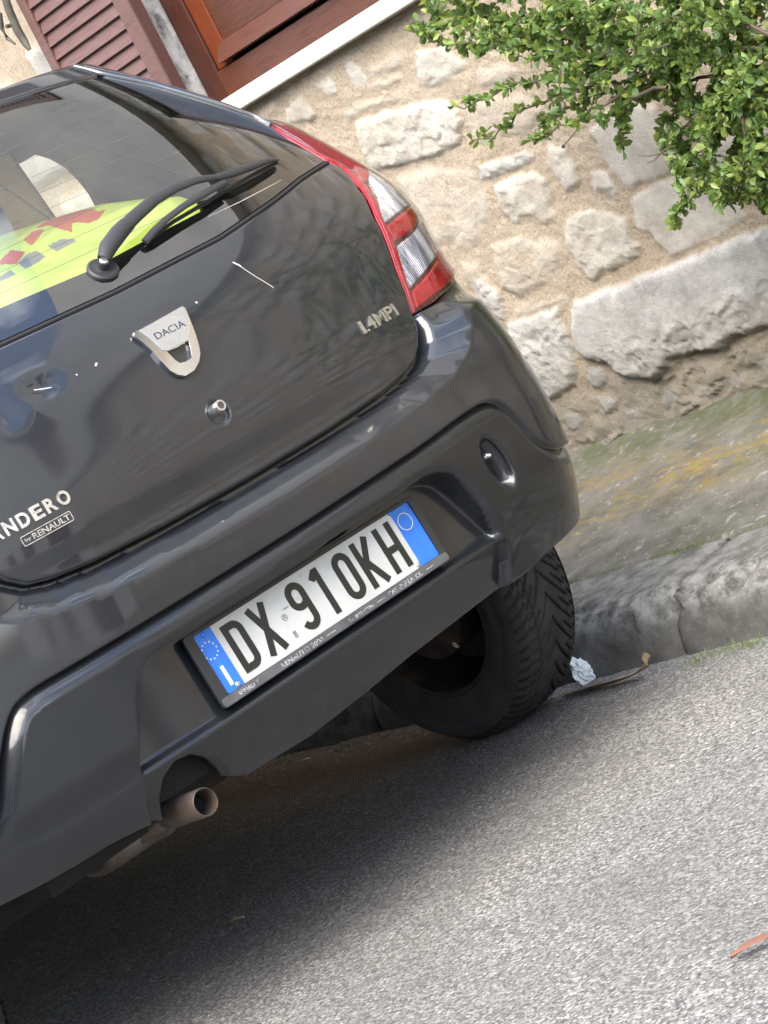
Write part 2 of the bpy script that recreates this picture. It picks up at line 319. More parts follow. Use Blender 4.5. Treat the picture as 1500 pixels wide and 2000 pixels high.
def Fimp(q):
    z=q[:,2];yy=q[:,1]-f_y0(z);w=f_w(q[:,1],z)
    v=np.clip((D0-yy)/D0,0,None);return (np.abs(q[:,0])/w)**NE+v**NE-1
def hitB(px,off=0.):
    d=ray(px);t=np.linspace(2.8,6.5,2500);q=CAM+d*t[:,None];qq=q.copy();qq[:,1]+=off
    f=Fimp(qq);i=int(np.argmax(f<0))
    if f[i]>=0: return q[int(np.argmin(f))]
    a=f[i-1]/(f[i-1]-f[i]); return q[i-1]+(q[i]-q[i-1])*a
def toS(p):
    z=p[2];yy=p[1]-f_y0(z)
    if yy>D0: return (math.copysign(SM+yy-D0,p[0]),float(z))
    X=abs(p[0])/f_w(p[1],z); Yn=max(yy/D0,0)
    ph=math.atan2(max(X,1e-9)**(NE/2),max(1-Yn,1e-9)**(NE/2))
    return (math.copysign(float(np.interp(ph,_ph,_L)),p[0]),float(z))
def SZ(pxs,off=0.): return [toS(hitB(p,off)) for p in pxs]
def yS(y,z): return SM+y-float(f_y0(z))-D0     # side: arc position of a point at depth y
def segd(P,poly,closed=True):                    # distance of points to a polyline
    P=np.asarray(P,float);A=np.array(poly,float);Bq=np.roll(A,-1,0) if closed else A[1:];A=A if closed else A[:-1]
    out=np.full(len(P),1e9)
    for i in range(0,len(P),4000):
        p=P[i:i+4000,None,:];ab=Bq-A;t=np.clip(((p-A)*ab).sum(-1)/((ab**2).sum(-1)+1e-18),0,1)
        out[i:i+4000]=np.linalg.norm(p-(A+ab*t[...,None]),axis=-1).min(1)
    return out
def inside(P,poly):
    P=np.asarray(P,float);A=np.array(poly,float);c=np.zeros(len(P),bool);n=len(A);j=n-1
    for i in range(n):
        xi,yi=A[i];xj,yj=A[j]
        k=((yi>P[:,1])!=(yj>P[:,1]))&(P[:,0]<(xj-xi)*(P[:,1]-yi)/((yj-yi) if yj!=yi else 1e-12)+xi);c^=k;j=i
    return c
def sdist(P,poly): d=segd(P,poly);return np.where(inside(P,poly),d,-d)
def resamp(poly,step,closed=True,rnd=0.):
    A=[np.array(p,float) for p in poly]
    if rnd>0:                                     # round the corners
        n=len(A);Q=[]
        for i,p in enumerate(A):
            if not closed and i in (0,n-1): Q.append(p);continue
            a=A[i-1];b=A[(i+1)%n];la=np.linalg.norm(a-p);lb=np.linalg.norm(b-p);r1=min(rnd,la*.45);r2=min(rnd,lb*.45)
            p0=p+(a-p)/(la+1e-12)*r1;p1=p+(b-p)/(lb+1e-12)*r2
            for t in (0,.25,.5,.75,1): Q.append(p0*(1-t)**2+p*2*t*(1-t)+p1*t*t)
        A=Q
    out=[];n=len(A)
    for i in range(n if closed else n-1):
        a=A[i];b=A[(i+1)%n];k=max(1,int(np.ceil(np.linalg.norm(b-a)/step)))
        for j in range(k): out.append(a+(b-a)*j/k)
    if not closed: out.append(A[-1])
    o=[out[0]]
    for p in out[1:]:
        if np.linalg.norm(p-o[-1])>1e-5: o.append(p)
    if closed and np.linalg.norm(o[0]-o[-1])<1e-5: o.pop()
    return np.array(o)
def panel(name,outline,m,parent,off=None,step=.012,fil=.0035,skirt=.014,holes=(),gap=0.,rnd=.004,fine=(),base=None,estep=.006,zone=()):
    base=base or B0
    O=resamp(outline,estep,True,rnd)
    ar=0.5*np.sum(O[:,0]*np.roll(O[:,1],-1)-np.roll(O[:,0],-1)*O[:,1])
    if ar<0: O=O[::-1]
    def inset(O,d):
        t=np.roll(O,-1,0)-np.roll(O,1,0);t/=np.linalg.norm(t,axis=1,keepdims=True)+1e-12
        Q=O+np.stack([-t[:,1],t[:,0]],1)*d
        return Q
    if gap: 
        Q=inset(O,gap);k=segd(Q,O)>gap*.8;O=Q[k]
    H=[resamp(h,estep,True,rnd) for h in holes]
    loops=[O]+H
    def dist(P):
        d=segd(P,O)
        for h in H: d=np.minimum(d,segd(P,h))
        return d
    def ins(P):
        i=inside(P,O)
        for h in H: i&=~inside(P,h)
        return i
    extra=[]
    for d in ([.3*fil,.8*fil,1.5*fil] if fil else [.004]):
        for L,sg in [(O,1)]+[(h,0) for h in H]:
            a=0.5*np.sum(L[:,0]*np.roll(L[:,1],-1)-np.roll(L[:,0],-1)*L[:,1])
            s_=d if (a>0)==(sg==1) else -d
            Q=inset(L,s_);Q=Q[ins(Q)];Q=Q[dist(Q)>d*.85] if len(Q) else Q
            if len(Q): extra.append(Q)
    lo=O.min(0);hi=O.max(0)
    gx,gy=np.meshgrid(np.arange(lo[0],hi[0],step),np.arange(lo[1],hi[1],step));G=np.stack([gx.ravel(),gy.ravel()],1);G[:,0]+=(np.round(G[:,1]/step)%2)*step*.5
    mask=ins(G);G=G[mask];G=G[dist(G)>max(step*.45,2*fil)]
    for (z0,z1,s0,s1,stp) in zone:
        fx,fy=np.meshgrid(np.arange(s0,s1,stp),np.arange(z0,z1,stp));Fz=np.stack([fx.ravel(),fy.ravel()],1);Fz=Fz[ins(Fz)]
        Fz=Fz[dist(Fz)>max(stp*.45,2*fil)]
        k=(G[:,0]>s0-.003)&(G[:,0]<s1+.003)&(G[:,1]>z0-.003)&(G[:,1]<z1+.003);G=np.concatenate([G[~k],Fz])
    fl=[];fe=[]
    pts=[];edges=[]
    for L in loops:
        b=len(pts);pts+=list(map(tuple,L));edges+=[(b+i,b+(i+1)%len(L)) for i in range(len(L))]
    nb=len(pts)
    for Lc in fine:
        Q=resamp(Lc,estep,False);k=ins(Q);Q=Q[k];Q=Q[dist(Q)>.002] if len(Q) else Q
        if len(Q)>1:
            b=len(pts);pts+=list(map(tuple,Q));edges+=[(b+i,b+i+1) for i in range(len(Q)-1) if np.linalg.norm(Q[i]-Q[i+1])<estep*1.6]
            G=G[segd(G,Q,False)>step*.4]
    if extra: pts+=list(map(tuple,np.concatenate(extra)))
    pts+=list(map(tuple,G))
    r=geometry.delaunay_2d_cdt([Vector(p) for p in pts],edges,[],1,1e-6)
    V=np.array([tuple(v) for v in r[0]]);Fc=[f for f in r[2]]
    if H:
        C=np.array([V[list(f)].mean(0) for f in Fc]);k=np.ones(len(C),bool)
        for h in H: k&=~inside(C,h)
        Fc=[f for f,a in zip(Fc,k) if a]
    def pos(s,z):
        sh=np.shape(s);s=np.ravel(s);z=np.ravel(z)
        d=segd(np.stack([s,z],1),O)
        for h in H: d=np.minimum(d,segd(np.stack([s,z],1),h))
        o=off(s,z) if off is not None else np.zeros(len(s))
        if fil:
            t=np.clip(d/fil,0,1);o=o-fil*(1-np.sqrt(np.clip(1-(1-t)**2,0,1)))
        return base(s,z)+nrm(base,s,z)*o[:,None]
    P=pos(V[:,0],V[:,1])
    e=.0008
    a=pos(V[:,0]+e,V[:,1])-pos(V[:,0]-e,V[:,1]);b=pos(V[:,0],V[:,1]+e)-pos(V[:,0],V[:,1]-e)
    Nn=np.cross(a,b);Nn/=np.linalg.norm(Nn,axis=1,keepdims=True)+1e-12
    bn=nrm(base,V[:,0],V[:,1]);
    # rim points: lean the normal outwards half way
    # orient faces
    F2=[]
    for f in Fc:
        q=P[list(f[:3])];n=np.cross(q[1]-q[0],q[2]-q[0]);F2.append(tuple(f) if n@bn[f[0]]>0 else tuple(f[::-1]))
    verts=list(P);norms=list(Nn)
    if skirt:
        em={}
        for f in F2:
            for i in range(len(f)):
                a_,b_=f[i],f[(i+1)%len(f)]
                if (b_,a_) in em: em.pop((b_,a_))
                else: em[(a_,b_)]=1
        mp_={}
        def get(i,lv):
            if (i,lv) not in mp_:
                mp_[(i,lv)]=len(verts);verts.append(P[i]-bn[i]*skirt*lv);norms.append(None)
            return mp_[(i,lv)]
        sk=[]
        for (a_,b_) in em:
            sk.append((b_,a_,get(a_,1),get(b_,1)));
            t=P[b_]-P[a_];on=np.cross(t,bn[a_]);on/=np.linalg.norm(on)+1e-12
            for q_ in (a_,b_):
                norms[get(q_,1)]=on if norms[get(q_,1)] is None else norms[get(q_,1)]
        F2+=sk
    o=obj(name,verts,F2,m,parent,True,norms)
    return o
def strip(pts,w,off,base=None):                  # thin flat ribbon on the body along (s,z) points
    base=base or B0;P=resamp(pts,.01,False);t=np.gradient(P,axis=0);t/=np.linalg.norm(t,axis=1,keepdims=True);n=np.stack([-t[:,1],t[:,0]],1)
    ww=np.array([w(i/(len(P)-1)) if callable(w) else w for i in range(len(P))])[:,None]
    a=P+n*ww/2;b=P-n*ww/2;v=np.concatenate([Boff(a[:,0],a[:,1],np.full(len(P),off)),Boff(b[:,0],b[:,1],np.full(len(P),off))]);k=len(P)
    return v,[(i+1,i,k+i,k+i+1) for i in range(k-1)]
def frame(s,z,off=0.):                            # surface frame at (s,z): origin, right, up, normal
    p=Boff(np.array([s]),np.array([z]),np.array([off]))[0];n=nrm(B0,np.array([s]),np.array([z]))[0]
    r=(B0(s+.005,z)-B0(s-.005,z));r/=np.linalg.norm(r);u=np.cross(n,r);return p,r,u,n
def text(name,body,m,parent,org,right,up,size,width=None,depth=.0008,bold=.0,xs=1.,align='CENTER',spacing=1.):
    c=bpy.data.curves.new(name,'FONT');c.body=body;c.size=1;c.align_x=align;c.align_y='CENTER';c.extrude=0;c.offset=bold;c.space_character=spacing
    t=bpy.data.objects.new(name,c);COL.objects.link(t);dg=bpy.context.evaluated_depsgraph_get();dg.update()
    me=bpy.data.meshes.new_from_object(t.evaluated_get(dg));bpy.data.objects.remove(t);bpy.data.curves.remove(c)
    v=np.array([tuple(q.co) for q in me.vertices]);f=[tuple(p.vertices) for p in me.polygons];bpy.data.meshes.remove(me)
    lo,hi=v.min(0),v.max(0);sc=size/(hi[1]-lo[1]);sx=sc*xs
    if width: sx=width/(hi[0]-lo[0])
    cx=(lo[0]+hi[0])/2;cy=(lo[1]+hi[1])/2
    X=(v[:,0]-(cx if align=='CENTER' else lo[0]))*sx;Y=(v[:,1]-cy)*sc
    return ext2d(name,np.stack([X,Y],1),f,m,parent,org,right,up,depth)
def ext2d(name,XY,F,m,parent,org,right,up,depth):
    org=np.array(org,float);right=np.array(right,float);right/=np.linalg.norm(right);up=np.array(up,float);n=np.cross(right,up);n/=np.linalg.norm(n);up=np.cross(n,right)
    top=org+XY[:,:1]*right+XY[:,1:2]*up+n*depth;bot=top-n*(depth+.0006)
    k=len(top);em={}
    for f in F:
        for i in range(len(f)):
            a,b=f[i],f[(i+1)%len(f)]
            if (b,a) in em: em.pop((b,a))
            else: em[(a,b)]=1
    FF=list(F)+[(b,a,a+k,b+k) for a,b in em]
    return obj(name,np.concatenate([top,bot]),FF,m,parent,False)
def poly2d(loops):                                # triangulate outline with holes
    pts=[];ed=[]
    for L in loops:
        b=len(pts);pts+=[Vector(p) for p in L];ed+=[(b+i,b+(i+1)%len(L)) for i in range(len(L))]
    r=geometry.delaunay_2d_cdt(pts,ed,[],1,1e-7);V=np.array([tuple(v) for v in r[0]])
    Fc=[]
    for f in r[2]:
        c=V[list(f)].mean(0)[None]
        if any(inside(c,h)[0] for h in loops[1:]): continue
        a=V[list(f[:3])];cr_=np.cross(a[1]-a[0],a[2]-a[0]);Fc.append(tuple(f) if cr_>0 else tuple(f[::-1]))
    return V,Fc
WY=.665
# ================================================================== the car
car=empty('parked_car',(0,2.0,0),label='dark grey hatchback parked close against the kerb, seen from behind, its paint scratched',cat='car')
def sY(y,z):
    q=(y-float(f_y0(z)))/D0
    return float(SM+(q-1)*D0) if q>1 else float(np.interp(max(q,0),_Y,_L))
TAILB=[(0,.776),(.19,.779),(.329,.786),(.407,.797),(.449,.809),(.481,.832),(.505,.860),(.517,.879)]
TAILR=[(.520,.888),(.542,.930),(.570,1.012),(.594,1.075),(.64,1.135),(.674,1.165),(.688,1.193),(.677,1.213)]
GLB=[(.669,1.211),(.544,1.202),(.437,1.187),(.343,1.177),(.256,1.168),(0,1.163)]
mir=lambda L:[(-a,b) for a,b in L[::-1]]
# tailgate
def off_tail(s,z):
    o=-.0016*np.exp(-(((s+.245)/.035)**2+((z-1.075)/.018)**2))*3-.0016*np.exp(-(((s+.33)/.03)**2+((z-1.07)/.03)**2))*3
    # recess round the lock
    d=np.hypot(s-.004,z-.903);o=o-.007*(1-sm(.017,.024,d))
    # soft crease low on the door skin
    o=o+.006*sm(.80,.87,z)*(1-sm(.87,1.05,z))
    return o
TB2=[(a,b+.004*(1-float(sm(.35,.5,a)))) for a,b in TAILB]
tail=panel('tailgate',TB2+TAILR+GLB+mir(GLB)[1:]+mir(TAILR)+mir(TB2)[:-1],'paint',car,off=off_tail,gap=.0036,fil=.005,skirt=.02,zone=[(.87,.935,-.03,.035,.0035),(1.03,1.12,-.38,-.17,.008)])
# rear glass
GLR=[(.677,1.216),(.675,1.251)]+SZ([(558,266),(530,247),(500,230),(450,214),(400,198),(350,183),(300,168),(250,157),(204,148)])
GLT=[(.51,1.561),(.424,1.565),(.345,1.568),(.2,1.574),(0,1.577)]
GL=[(a,b) for a,b in GLB[::-1]]+GLR+GLT
GL=GL+mir(GL)[1:-1]
glass=panel('rear_window',GL,'glass',car,gap=.003,fil=.0,skirt=.0,step=.03)
CLR=[(0,1.216),(.15,1.222),(.29,1.226),(.45,1.222),(.515,1.222),(.535,1.245),(.558,1.275),(.60,1.35),(.605,1.44),(.585,1.50),(.545,1.54)]+[(.3,1.552),(0,1.558)]
CLR=CLR+mir(CLR)[1:-1]
panel('black_border',GL,'band',glass,off=lambda s,z:-.004+0*s,gap=.003,fil=.0,skirt=.012,holes=[CLR],step=.03)
mb=MB()
for k in range(9):
    z=1.245+k*.034;lim=.50+.06*min(k,3)/3
    P=[(s,z) for s in np.linspace(-lim,lim,40)];v,f=strip(P,.0008,-.0035);mb.add(v,f)
mb.build('heating_wires','hollow',glass)
mb=MB()
P=[(a,b-.003) for a,b in GLB[::-1]];P=mir(P)+P[1:]
mb.tube([Boff(np.array([a]),np.array([b]),np.array([-.001]))[0] for a,b in resamp(P,.02,False)],.0042,8);mb.build('window_seal','rubber',glass,smooth=True)
mb=MB()
for l in (SZ([(406,424),(470,394),(550,352)]),):
    v,f=strip(l,lambda t:.0003+.0004*math.sin(t*3),.0006);mb.add(v,f)
mb.build('glass_scratch','scratch',glass)
# body behind: rear corners, shelf under the tailgate, pillars
ZS=np.array([(-.70,.50),(-.654,.53),(-.618,.593),(-.583,.643),(-.559,.668),(-.524,.676),(-.472,.676),(0,.679),(.295,.686),(.398,.692),(.453,.693),(.492,.689),(.522,.672),(.54,.63),(.559,.583),(.595,.551),(.63,.538),(.75,.525),(.93,.515)])
ZS=resamp(ZS,.01,False,.03)
SEAM=[(-.93,.475),(-.80,.478)]+[tuple(a) for a in ZS]
def zt_top(s): return np.interp(np.abs(s),[0,.33,.407,.449,.481,.52,.606,.745,.80,1.2],[.778,.787,.798,.81,.834,.886,.884,.897,.905,.92])
def zc_(s): return np.interp(np.abs(s),[0,.33,.45,.52,.60,.72,1.2],[.738,.738,.742,.768,.785,.80,.82])
def amp(s): return 1-sm(.60,.82,np.abs(s))
TPL=TAILB+[(.517,.98)]
TPOLY=[(a*.42,b) for a,b in [(-.6,.776)]+TAILB+[(.517,1.3),(-.6,1.3)]]
def off_rear(s,z):
    a=np.abs(s);q=np.stack([a*.42,z],1);d=np.where(inside(q,TPOLY),0,segd(q,TPOLY))
    r=np.clip((d-.003)/.036,0,1)
    side=1-(1-sm(.0,.055,.893-z))*sm(.50,.56,a)
    return (-.020*(1-sm(.5,.6,a))*(1-sm(0,.25,r))+.055*r*side)*amp(s)
LB=[(.517,.882),(.52,.885),(.606,.883),(.745,.896),(.79,.908),(.86,.93),(.93,1.0),(.93,1.12),(.86,1.22),(.80,1.30),(.765,1.337)]
RR=[(a+.012,b+.004) for a,b in GLR[4:]]+[(.605,1.60)]
def arch(cy,y,z0=.31,r=.365): return z0+math.sqrt(max(r*r-(y-cy)**2,0))
AR=[]
for a in np.linspace(math.asin((.515-.31)/.365),math.asin(.36/.365)+0,8):
    y=WY-.365*math.cos(a);z=.31+.365*math.sin(a)
    if sY(y,z)<.99 : AR.append((sY(y,z),z))
z1=arch(WY,.37)
RIGHT=[(0,.779),(.19,.782),(.329,.789),(.407,.800),(.449,.812),(.481,.835)]+LB+RR+[(.75,1.60),(1.0,1.60),(1.0,z1)]+AR[::-1]
sr=[tuple(a) for a in ZS if a[0]>.0]+[(.93,.515)]
sl=[tuple(a) for a in ZS if a[0]<=.0]
ARm=[(-a,b) for a,b in AR if b>.50]
body_out=RIGHT+sr[::-1][1:]+sl[::-1]+[(-.80,.478),(-.90,.475)]+ARm+[(-1.0,z1),(-1.0,1.60),(-.75,1.60)]+mir(RR)+mir(LB)+mir([(.19,.782),(.329,.789),(.407,.800),(.449,.812),(.481,.835)])
def offline(L,d,sc=1.):
    P=resamp([(a*sc,b) for a,b in L],.002,False,.01);t=np.gradient(P,axis=0);t/=np.linalg.norm(t,axis=1,keepdims=True)+1e-12
    out=[]
    for sg in (1,-1):
        Q=P+np.stack([-t[:,1],t[:,0]],1)*d*sg;k=segd(Q,P,False)>d*.985;Q=Q[k];out.append(Q/np.array([sc,1]))
    return out
_TB=mir(TAILB)[:-1]+TAILB+[(.517,1.0)];_TB=[(-.6,.776)]+[p for p in TAILB]+[(.517,.95)]
CL=min(offline([p for p in TPL],.039,.42),key=lambda Q:Q[:,1].mean())
CLs=[CL,np.stack([-CL[:,0],CL[:,1]],1)]
shell=panel('rear_body',body_out,'paint',car,off=off_rear,fine=CLs,gap=.0,fil=.003,skirt=.03,step=.02,zone=[(.66,.91,-.96,.96,.006),(.72,.91,.44,.80,.0032),(.72,.91,-.66,-.44,.004)])
# lower bumper
def zs_(s): return np.interp(s,ZS[:,0],ZS[:,1])
RPX=[(252,1500),(257,1350),(265,1310),(290,1275),(350,1238),(560,1110),(796,950),(833,921),(871,908),(903,921),(935,953),(967,996),(993,1033),(1007,1080)]
RP=[tuple(a) for a in resamp(SZ(RPX,.05),.01,False,.03)]
RP=[(RP[0][0]-.055,.30)]+[(RP[0][0]-.04,.40)]+RP+[(RP[-1][0]+.004,.30)]
OV=np.array(SZ([(973,900)],.045)[0])
def off_low(s,z):
    A=1-sm(.56,.80,np.abs(s));q=np.stack([s,z],1)
    r=np.clip(segd(q,ZS,False)/.024,0,1);o=.040+.020*r-.012*(1-sm(.47,.53,z))
    wd=.010+.022*sm(.45,.60,z)*sm(.25,.36,s)
    d=sdist(q,RP);m_=sm(0,1,np.clip(d/wd,0,1))
    o=o+(.007+(.555-z)*.13+.014*(1-sm(.468,.488,z))-o)*m_
    u=np.clip((.468-z)/.09,0,1);o=o-(.022+.024*m_)*u**1.15
    e=np.hypot((s-OV[0]-(z-OV[1])*-.12)/.023,(z-OV[1])/.052);o=o-.028*(1-sm(.72,1.02,e))
    return np.where(o>0,o*A,o)
CUT=[(-.285,.384),(-.297,.392),(-.300,.41),(-.310,.437),(-.335,.460),(-.370,.466),(-.40,.452),(-.422,.424),(-.437,.388)]
CUT=[(a-.012,b-.006) for a,b in CUT]
BOT=[(.613,.395),(.522,.392),(.439,.384),(.363,.384),(.23,.380),(.126,.376),(0,.368),(-.14,.362),(-.23,.366),(-.28,.368)]+CUT+[(-.46,.392),(-.50,.400),(-.55,.406),(-.627,.405),(-.732,.402),(-.85,.40)]
eR=[(sY(.315,.515),.515),(sY(.26,.44),.44),(sY(.25,.385),.385)]
low_out=[tuple(a) for a in ZS][:-1]+eR+BOT+[(-sY(.26,.44),.44),(-sY(.29,.475),.475),(-.80,.478)]
ov=[(OV[0]+.022*math.cos(a)-.05*math.sin(a)*.12,OV[1]+.05*math.sin(a)) for a in np.linspace(0,2*math.pi,40)]
bump_low=panel('bumper',low_out,'bumper',car,off=off_low,gap=.0022,fil=.004,skirt=.035,step=.02,fine=[ov,RP[1:-1],min(offline([tuple(p) for p in ZS],.024),key=lambda Q:Q[:,1].mean())],estep=.005,zone=[(.355,.70,-.72,.66,.0055),(.42,.66,.27,.52,.0035),(.38,.65,-.57,-.33,.0035),(.50,.69,-.70,-.54,.0035),(.37,.44,.40,.46,.0035)])
# dark sheet added behind the bumper so the gaps fill with shade
mb=MB();g=[];ss=np.linspace(-.95,.95,60)
for z in (.40,.60,.70,.74,.79,.86,.93): g.append(Boff(ss,np.full(60,z),np.full(60,-.045 if z<.8 else -.05)))
V=np.concatenate(g);mb.add(V,[(i*60+k,i*60+k+1,(i+1)*60+k+1,(i+1)*60+k) for i in range(6) for k in range(59)])
mb.build('gap_backing','dark',car)
# sides, roof, front half
def wheelcut(cy,zb,rev=False):
    a0=math.asin((zb-.31)/.365);L=[]
    for a in np.linspace(math.pi-a0,a0,18): L.append((cy+.365*math.cos(a),.31+.365*math.sin(a)))
    return L
YZ=[(4.02,.62),(4.0,.36)]+[(3.55,.30)]+wheelcut(3.188,.30)[::-1]+[(2.83,.24),(.97,.24)]+wheelcut(WY,.30)[::-1]
YZ=[p for p in YZ if p[0]>.39]
side=[(1.0,1.60)]+[(yS(1.5,1.6),1.6),(yS(2.0,1.6),1.6),(yS(2.2,1.50),1.50),(yS(2.80,1.06),1.06),(yS(3.6,.92),.92),(yS(3.95,.80),.80)]+[(yS(a,b),b) for a,b in YZ]+[(1.0,z1)]
def hitside(px):
    d=ray(px);t=np.linspace(3.5,8,4000);f=Fimp(CAM+d*t[:,None]);i=np.where(f<0)[0][-1];return CAM+d*t[i]
W1=[(float(a[1]),min(float(a[2]),1.575)) for a in [hitside(q_) for q_ in ((200,402),(182,368),(160,340),(135,315),(105,298),(78,290))]]
print('side window',W1)
W1=[(W1[0][0]+.03,1.07),(W1[0][0]-.02,1.22)]+W1+[(1.76,1.575),(1.79,1.07)]
W2=[(1.87,1.07),(1.85,1.555),(1.98,1.555),(2.14,1.46),(2.66,1.07)]
hw=[[(yS(a,b),b) for a,b in W] for W in (W1,W2)]
for sg in (1,-1):
    f=lambda L:[(a*sg,b) for a,b in L]
    sd=panel('side_body',f(side),'paint',car,step=.06,estep=.03,fil=.0,skirt=.02,holes=[f(h) for h in hw])
    for h in hw: panel('side_window',f(h),'side_glass',sd,off=lambda s,z:-.008+0*s,step=.2,estep=.05,fil=.0,skirt=0)
rs=np.linspace(-1.0,1.0,80);edge=B0(rs,np.full(80,1.60))[:,:2]
yy=np.linspace(float(edge[-1,1])+.05,2.0,14);rt=np.array([(float(f_w(y,1.6)),y) for y in yy])
loop=np.concatenate([edge,rt,(rt*[-1,1])[::-1]])
gx,gy=np.meshgrid(np.arange(-.7,.7,.03),np.arange(.5,2.0,.03));G=np.stack([gx.ravel(),gy.ravel()],1);k=inside(G,loop);G=G[k];G=G[segd(G,loop)>.012]
G2=[]
c0=loop.mean(0)
for d in (.006,.014,.03,.05):
    t=np.roll(loop,-1,0)-np.roll(loop,1,0);t/=np.linalg.norm(t,axis=1,keepdims=True);Q=loop+np.stack([-t[:,1],t[:,0]],1)*d;Q=Q[inside(Q,loop)];Q=Q[segd(Q,loop)>d*.8];G2.append(Q)
G=G[segd(G,loop)>.055];P_=list(map(tuple,loop))+list(map(tuple,np.concatenate(G2)))+list(map(tuple,G))
r=geometry.delaunay_2d_cdt([Vector(p) for p in P_],[(i,(i+1)%len(loop)) for i in range(len(loop))],[],1,1e-6)
V=np.array([tuple(v) for v in r[0]]);d=segd(V,loop);Z=1.6+.010*np.sqrt(np.clip(d/.03,0,1))+.03*sm(0,.6,d)
obj('roof',np.column_stack([V,Z]),[tuple(x) if np.cross(V[x[1]]-V[x[0]],V[x[2]]-V[x[0]])>0 else tuple(x[::-1]) for x in r[2]],'paint',car)
LT=[(.605,1.602),(.60,1.585),(.606,1.562),(.51,1.566),(.424,1.570),(.345,1.573),(.2,1.579),(0,1.582)];
panel('roof_edge',LT+mir(LT)[1:]+[(-.3,1.602),(0,1.602),(.3,1.602)],'paint',car,off=lambda s,z:.0015+0*s,fil=.004,skirt=.01,step=.02,rnd=.002)
mb=MB()
for sg in (1,-1):
    pts=[(.612,1.598),(.620,1.575)]+[(a+.005,b+.003) for a,b in GLR[3:][::-1]]
    mb=MB();mb.tube([Boff(np.array([a*sg]),np.array([b]),np.array([.001]))[0] for a,b in resamp(pts,.02,False,.02)],.0042,8);mb.build('gutter_glint','glint',car,smooth=True)  # added tube imitates the sky highlight on the painted gutter
def loft(name,prof,m,n=16):
    V=[];
    for y,z,hw_,cr_ in prof:
        for k in range(n+1):
            t=k/n*2-1;V.append((t*hw_,y,z+abs(cr_)*(1-t*t)))
    return obj(name,V,[(i*(n+1)+k,i*(n+1)+k+1,(i+1)*(n+1)+k+1,(i+1)*(n+1)+k) for i in range(len(prof)-1) for k in range(n)],m,car)
loft('bonnet',[(2.80,1.06,.80,.04),(3.2,1.0,.79,.04),(3.6,.92,.76,.04),(3.95,.80,.74,.03)],'paint')
loft('windscreen',[(2.0,1.60,.60,.025),(2.4,1.335,.70,.03),(2.80,1.06,.80,.04)],'glass')
loft('front_bumper',[(3.95,.80,.74,.03),(4.08,.66,.74,.0),(4.10,.45,.74,0),(4.03,.28,.72,0)],'bumper')
# floor pan, cabin
mb=MB();mb.box((-.62,.16,.36),(.62,3.7,.44));mb.box((-.74,.95,.25),(.74,2.75,.36));mb.build('floor_pan','dark',car)
for sg in (1,-1):
    mb=MB();a=[(sg*.80,y,z) for y,z in ((.2,.70),(.2,.40),(1.0,.70),(1.0,.40))]
    n=14;V=[]
    for i in range(n+1):
        th=math.pi*i/n;V+= [(sg*.60,WY-.37*math.cos(th),.36+.35*math.sin(th)),(sg*.80,WY-.37*math.cos(th),.36+.35*math.sin(th))]
    mb.add(V,[(2*i,2*i+1,2*i+3,2*i+2) for i in range(n)]);mb.add([(sg*.60,.23,.46),(sg*.60,.97,.46),(sg*.60,.97,.75),(sg*.60,.23,.75)],[(0,1,2,3)])
    mb.build('wheel_well','dark',car)
mb=MB();mb.box((-.70,.22,1.06),(.70,.80,1.09));mb.box((-.72,.85,.5),(.72,.95,1.10));mb.build('parcel_shelf','interior',car)
for x in (-.36,.36):
    mb=MB();mb.box((x-.24,1.85,.55),(x+.24,2.0,1.18));mb.box((x-.13,1.87,1.22),(x+.13,1.97,1.40));mb.tube([(x-.06,1.92,1.15),(x-.06,1.92,1.25)],.008);mb.tube([(x+.06,1.92,1.15),(x+.06,1.92,1.25)],.008);mb.build('front_seat','seat',car,bevel=.03)
mb=MB();mb.box((-.62,.97,.55),(.62,1.12,1.16));mb.box((-.5,.99,1.17),(-.26,1.08,1.33));mb.box((.26,.99,1.17),(.5,1.08,1.33));mb.build('rear_seat','seat',car,bevel=.03)
mb=MB();mb.box((-.7,2.6,.6),(.7,2.85,1.04));mb.build('dashboard','interior',car,bevel=.02)
# inner lining of pillars and roof
def lin(s0,s1,z0,z1,n=8,k=8):
    a,b=np.meshgrid(np.linspace(s0,s1,n),np.linspace(z0,z1,k));return Boff(a.ravel(),b.ravel(),np.full(n*k,-.03)),[(j*n+i,j*n+i+1,(j+1)*n+i+1,(j+1)*n+i) for j in range(k-1) for i in range(n-1)]
mb=MB()
for sg in (1,-1):
    v,f=lin(sg*.78,sg*(yS(.70,1.3)),1.08,1.54);mb.add(v,f)
mb.add([(-.60,.66,1.575),(.60,.66,1.575),(.60,2.0,1.575),(-.60,2.0,1.575)],[(0,1,2,3)])
mb.build('headlining','interior',car)
# ------------------------------------------------ tail lamps
LO=[(.524,.889),(.606,.888),(.745,.901),(.79,.912),(.86,.935),(.925,1.0),(.925,1.12),(.86,1.215),(.80,1.295),(.765,1.332),(.735,1.335),(.698,1.315),(.682,1.288),(.679,1.25),(.681,1.216),(.692,1.193),(.678,1.163),(.644,1.133),(.598,1.073),(.574,1.01),(.546,.929)]
def off_lamp(s,z): return .004+.006*sm(.02,.09,np.abs(s)-np.interp(z,[.88,1.0,1.1,1.2,1.35],[.53,.58,.62,.70,.72]))*(1-sm(.80,.93,np.abs(s)))
px={'upper_strip':('red',[(532,243),(560,248),(598,262),(648,288),(714,333),(717,352),(703,364),(662,321),(637,310),(560,266)]),
'inner_strip':('red',[(640,311),(664,322),(706,366),(735,422),(763,484),(794,568),(807,612),(813,610),(803,575),(777,490),(750,432),(717,364)])}
lampR={}
def szp(L): return SZ(L)
A1=szp([(718,350),(745,418),(757,432),(794,404)])+[(.93,1.055),(.93,1.12),(.86,1.21),(.80,1.24),(.765,1.235)]
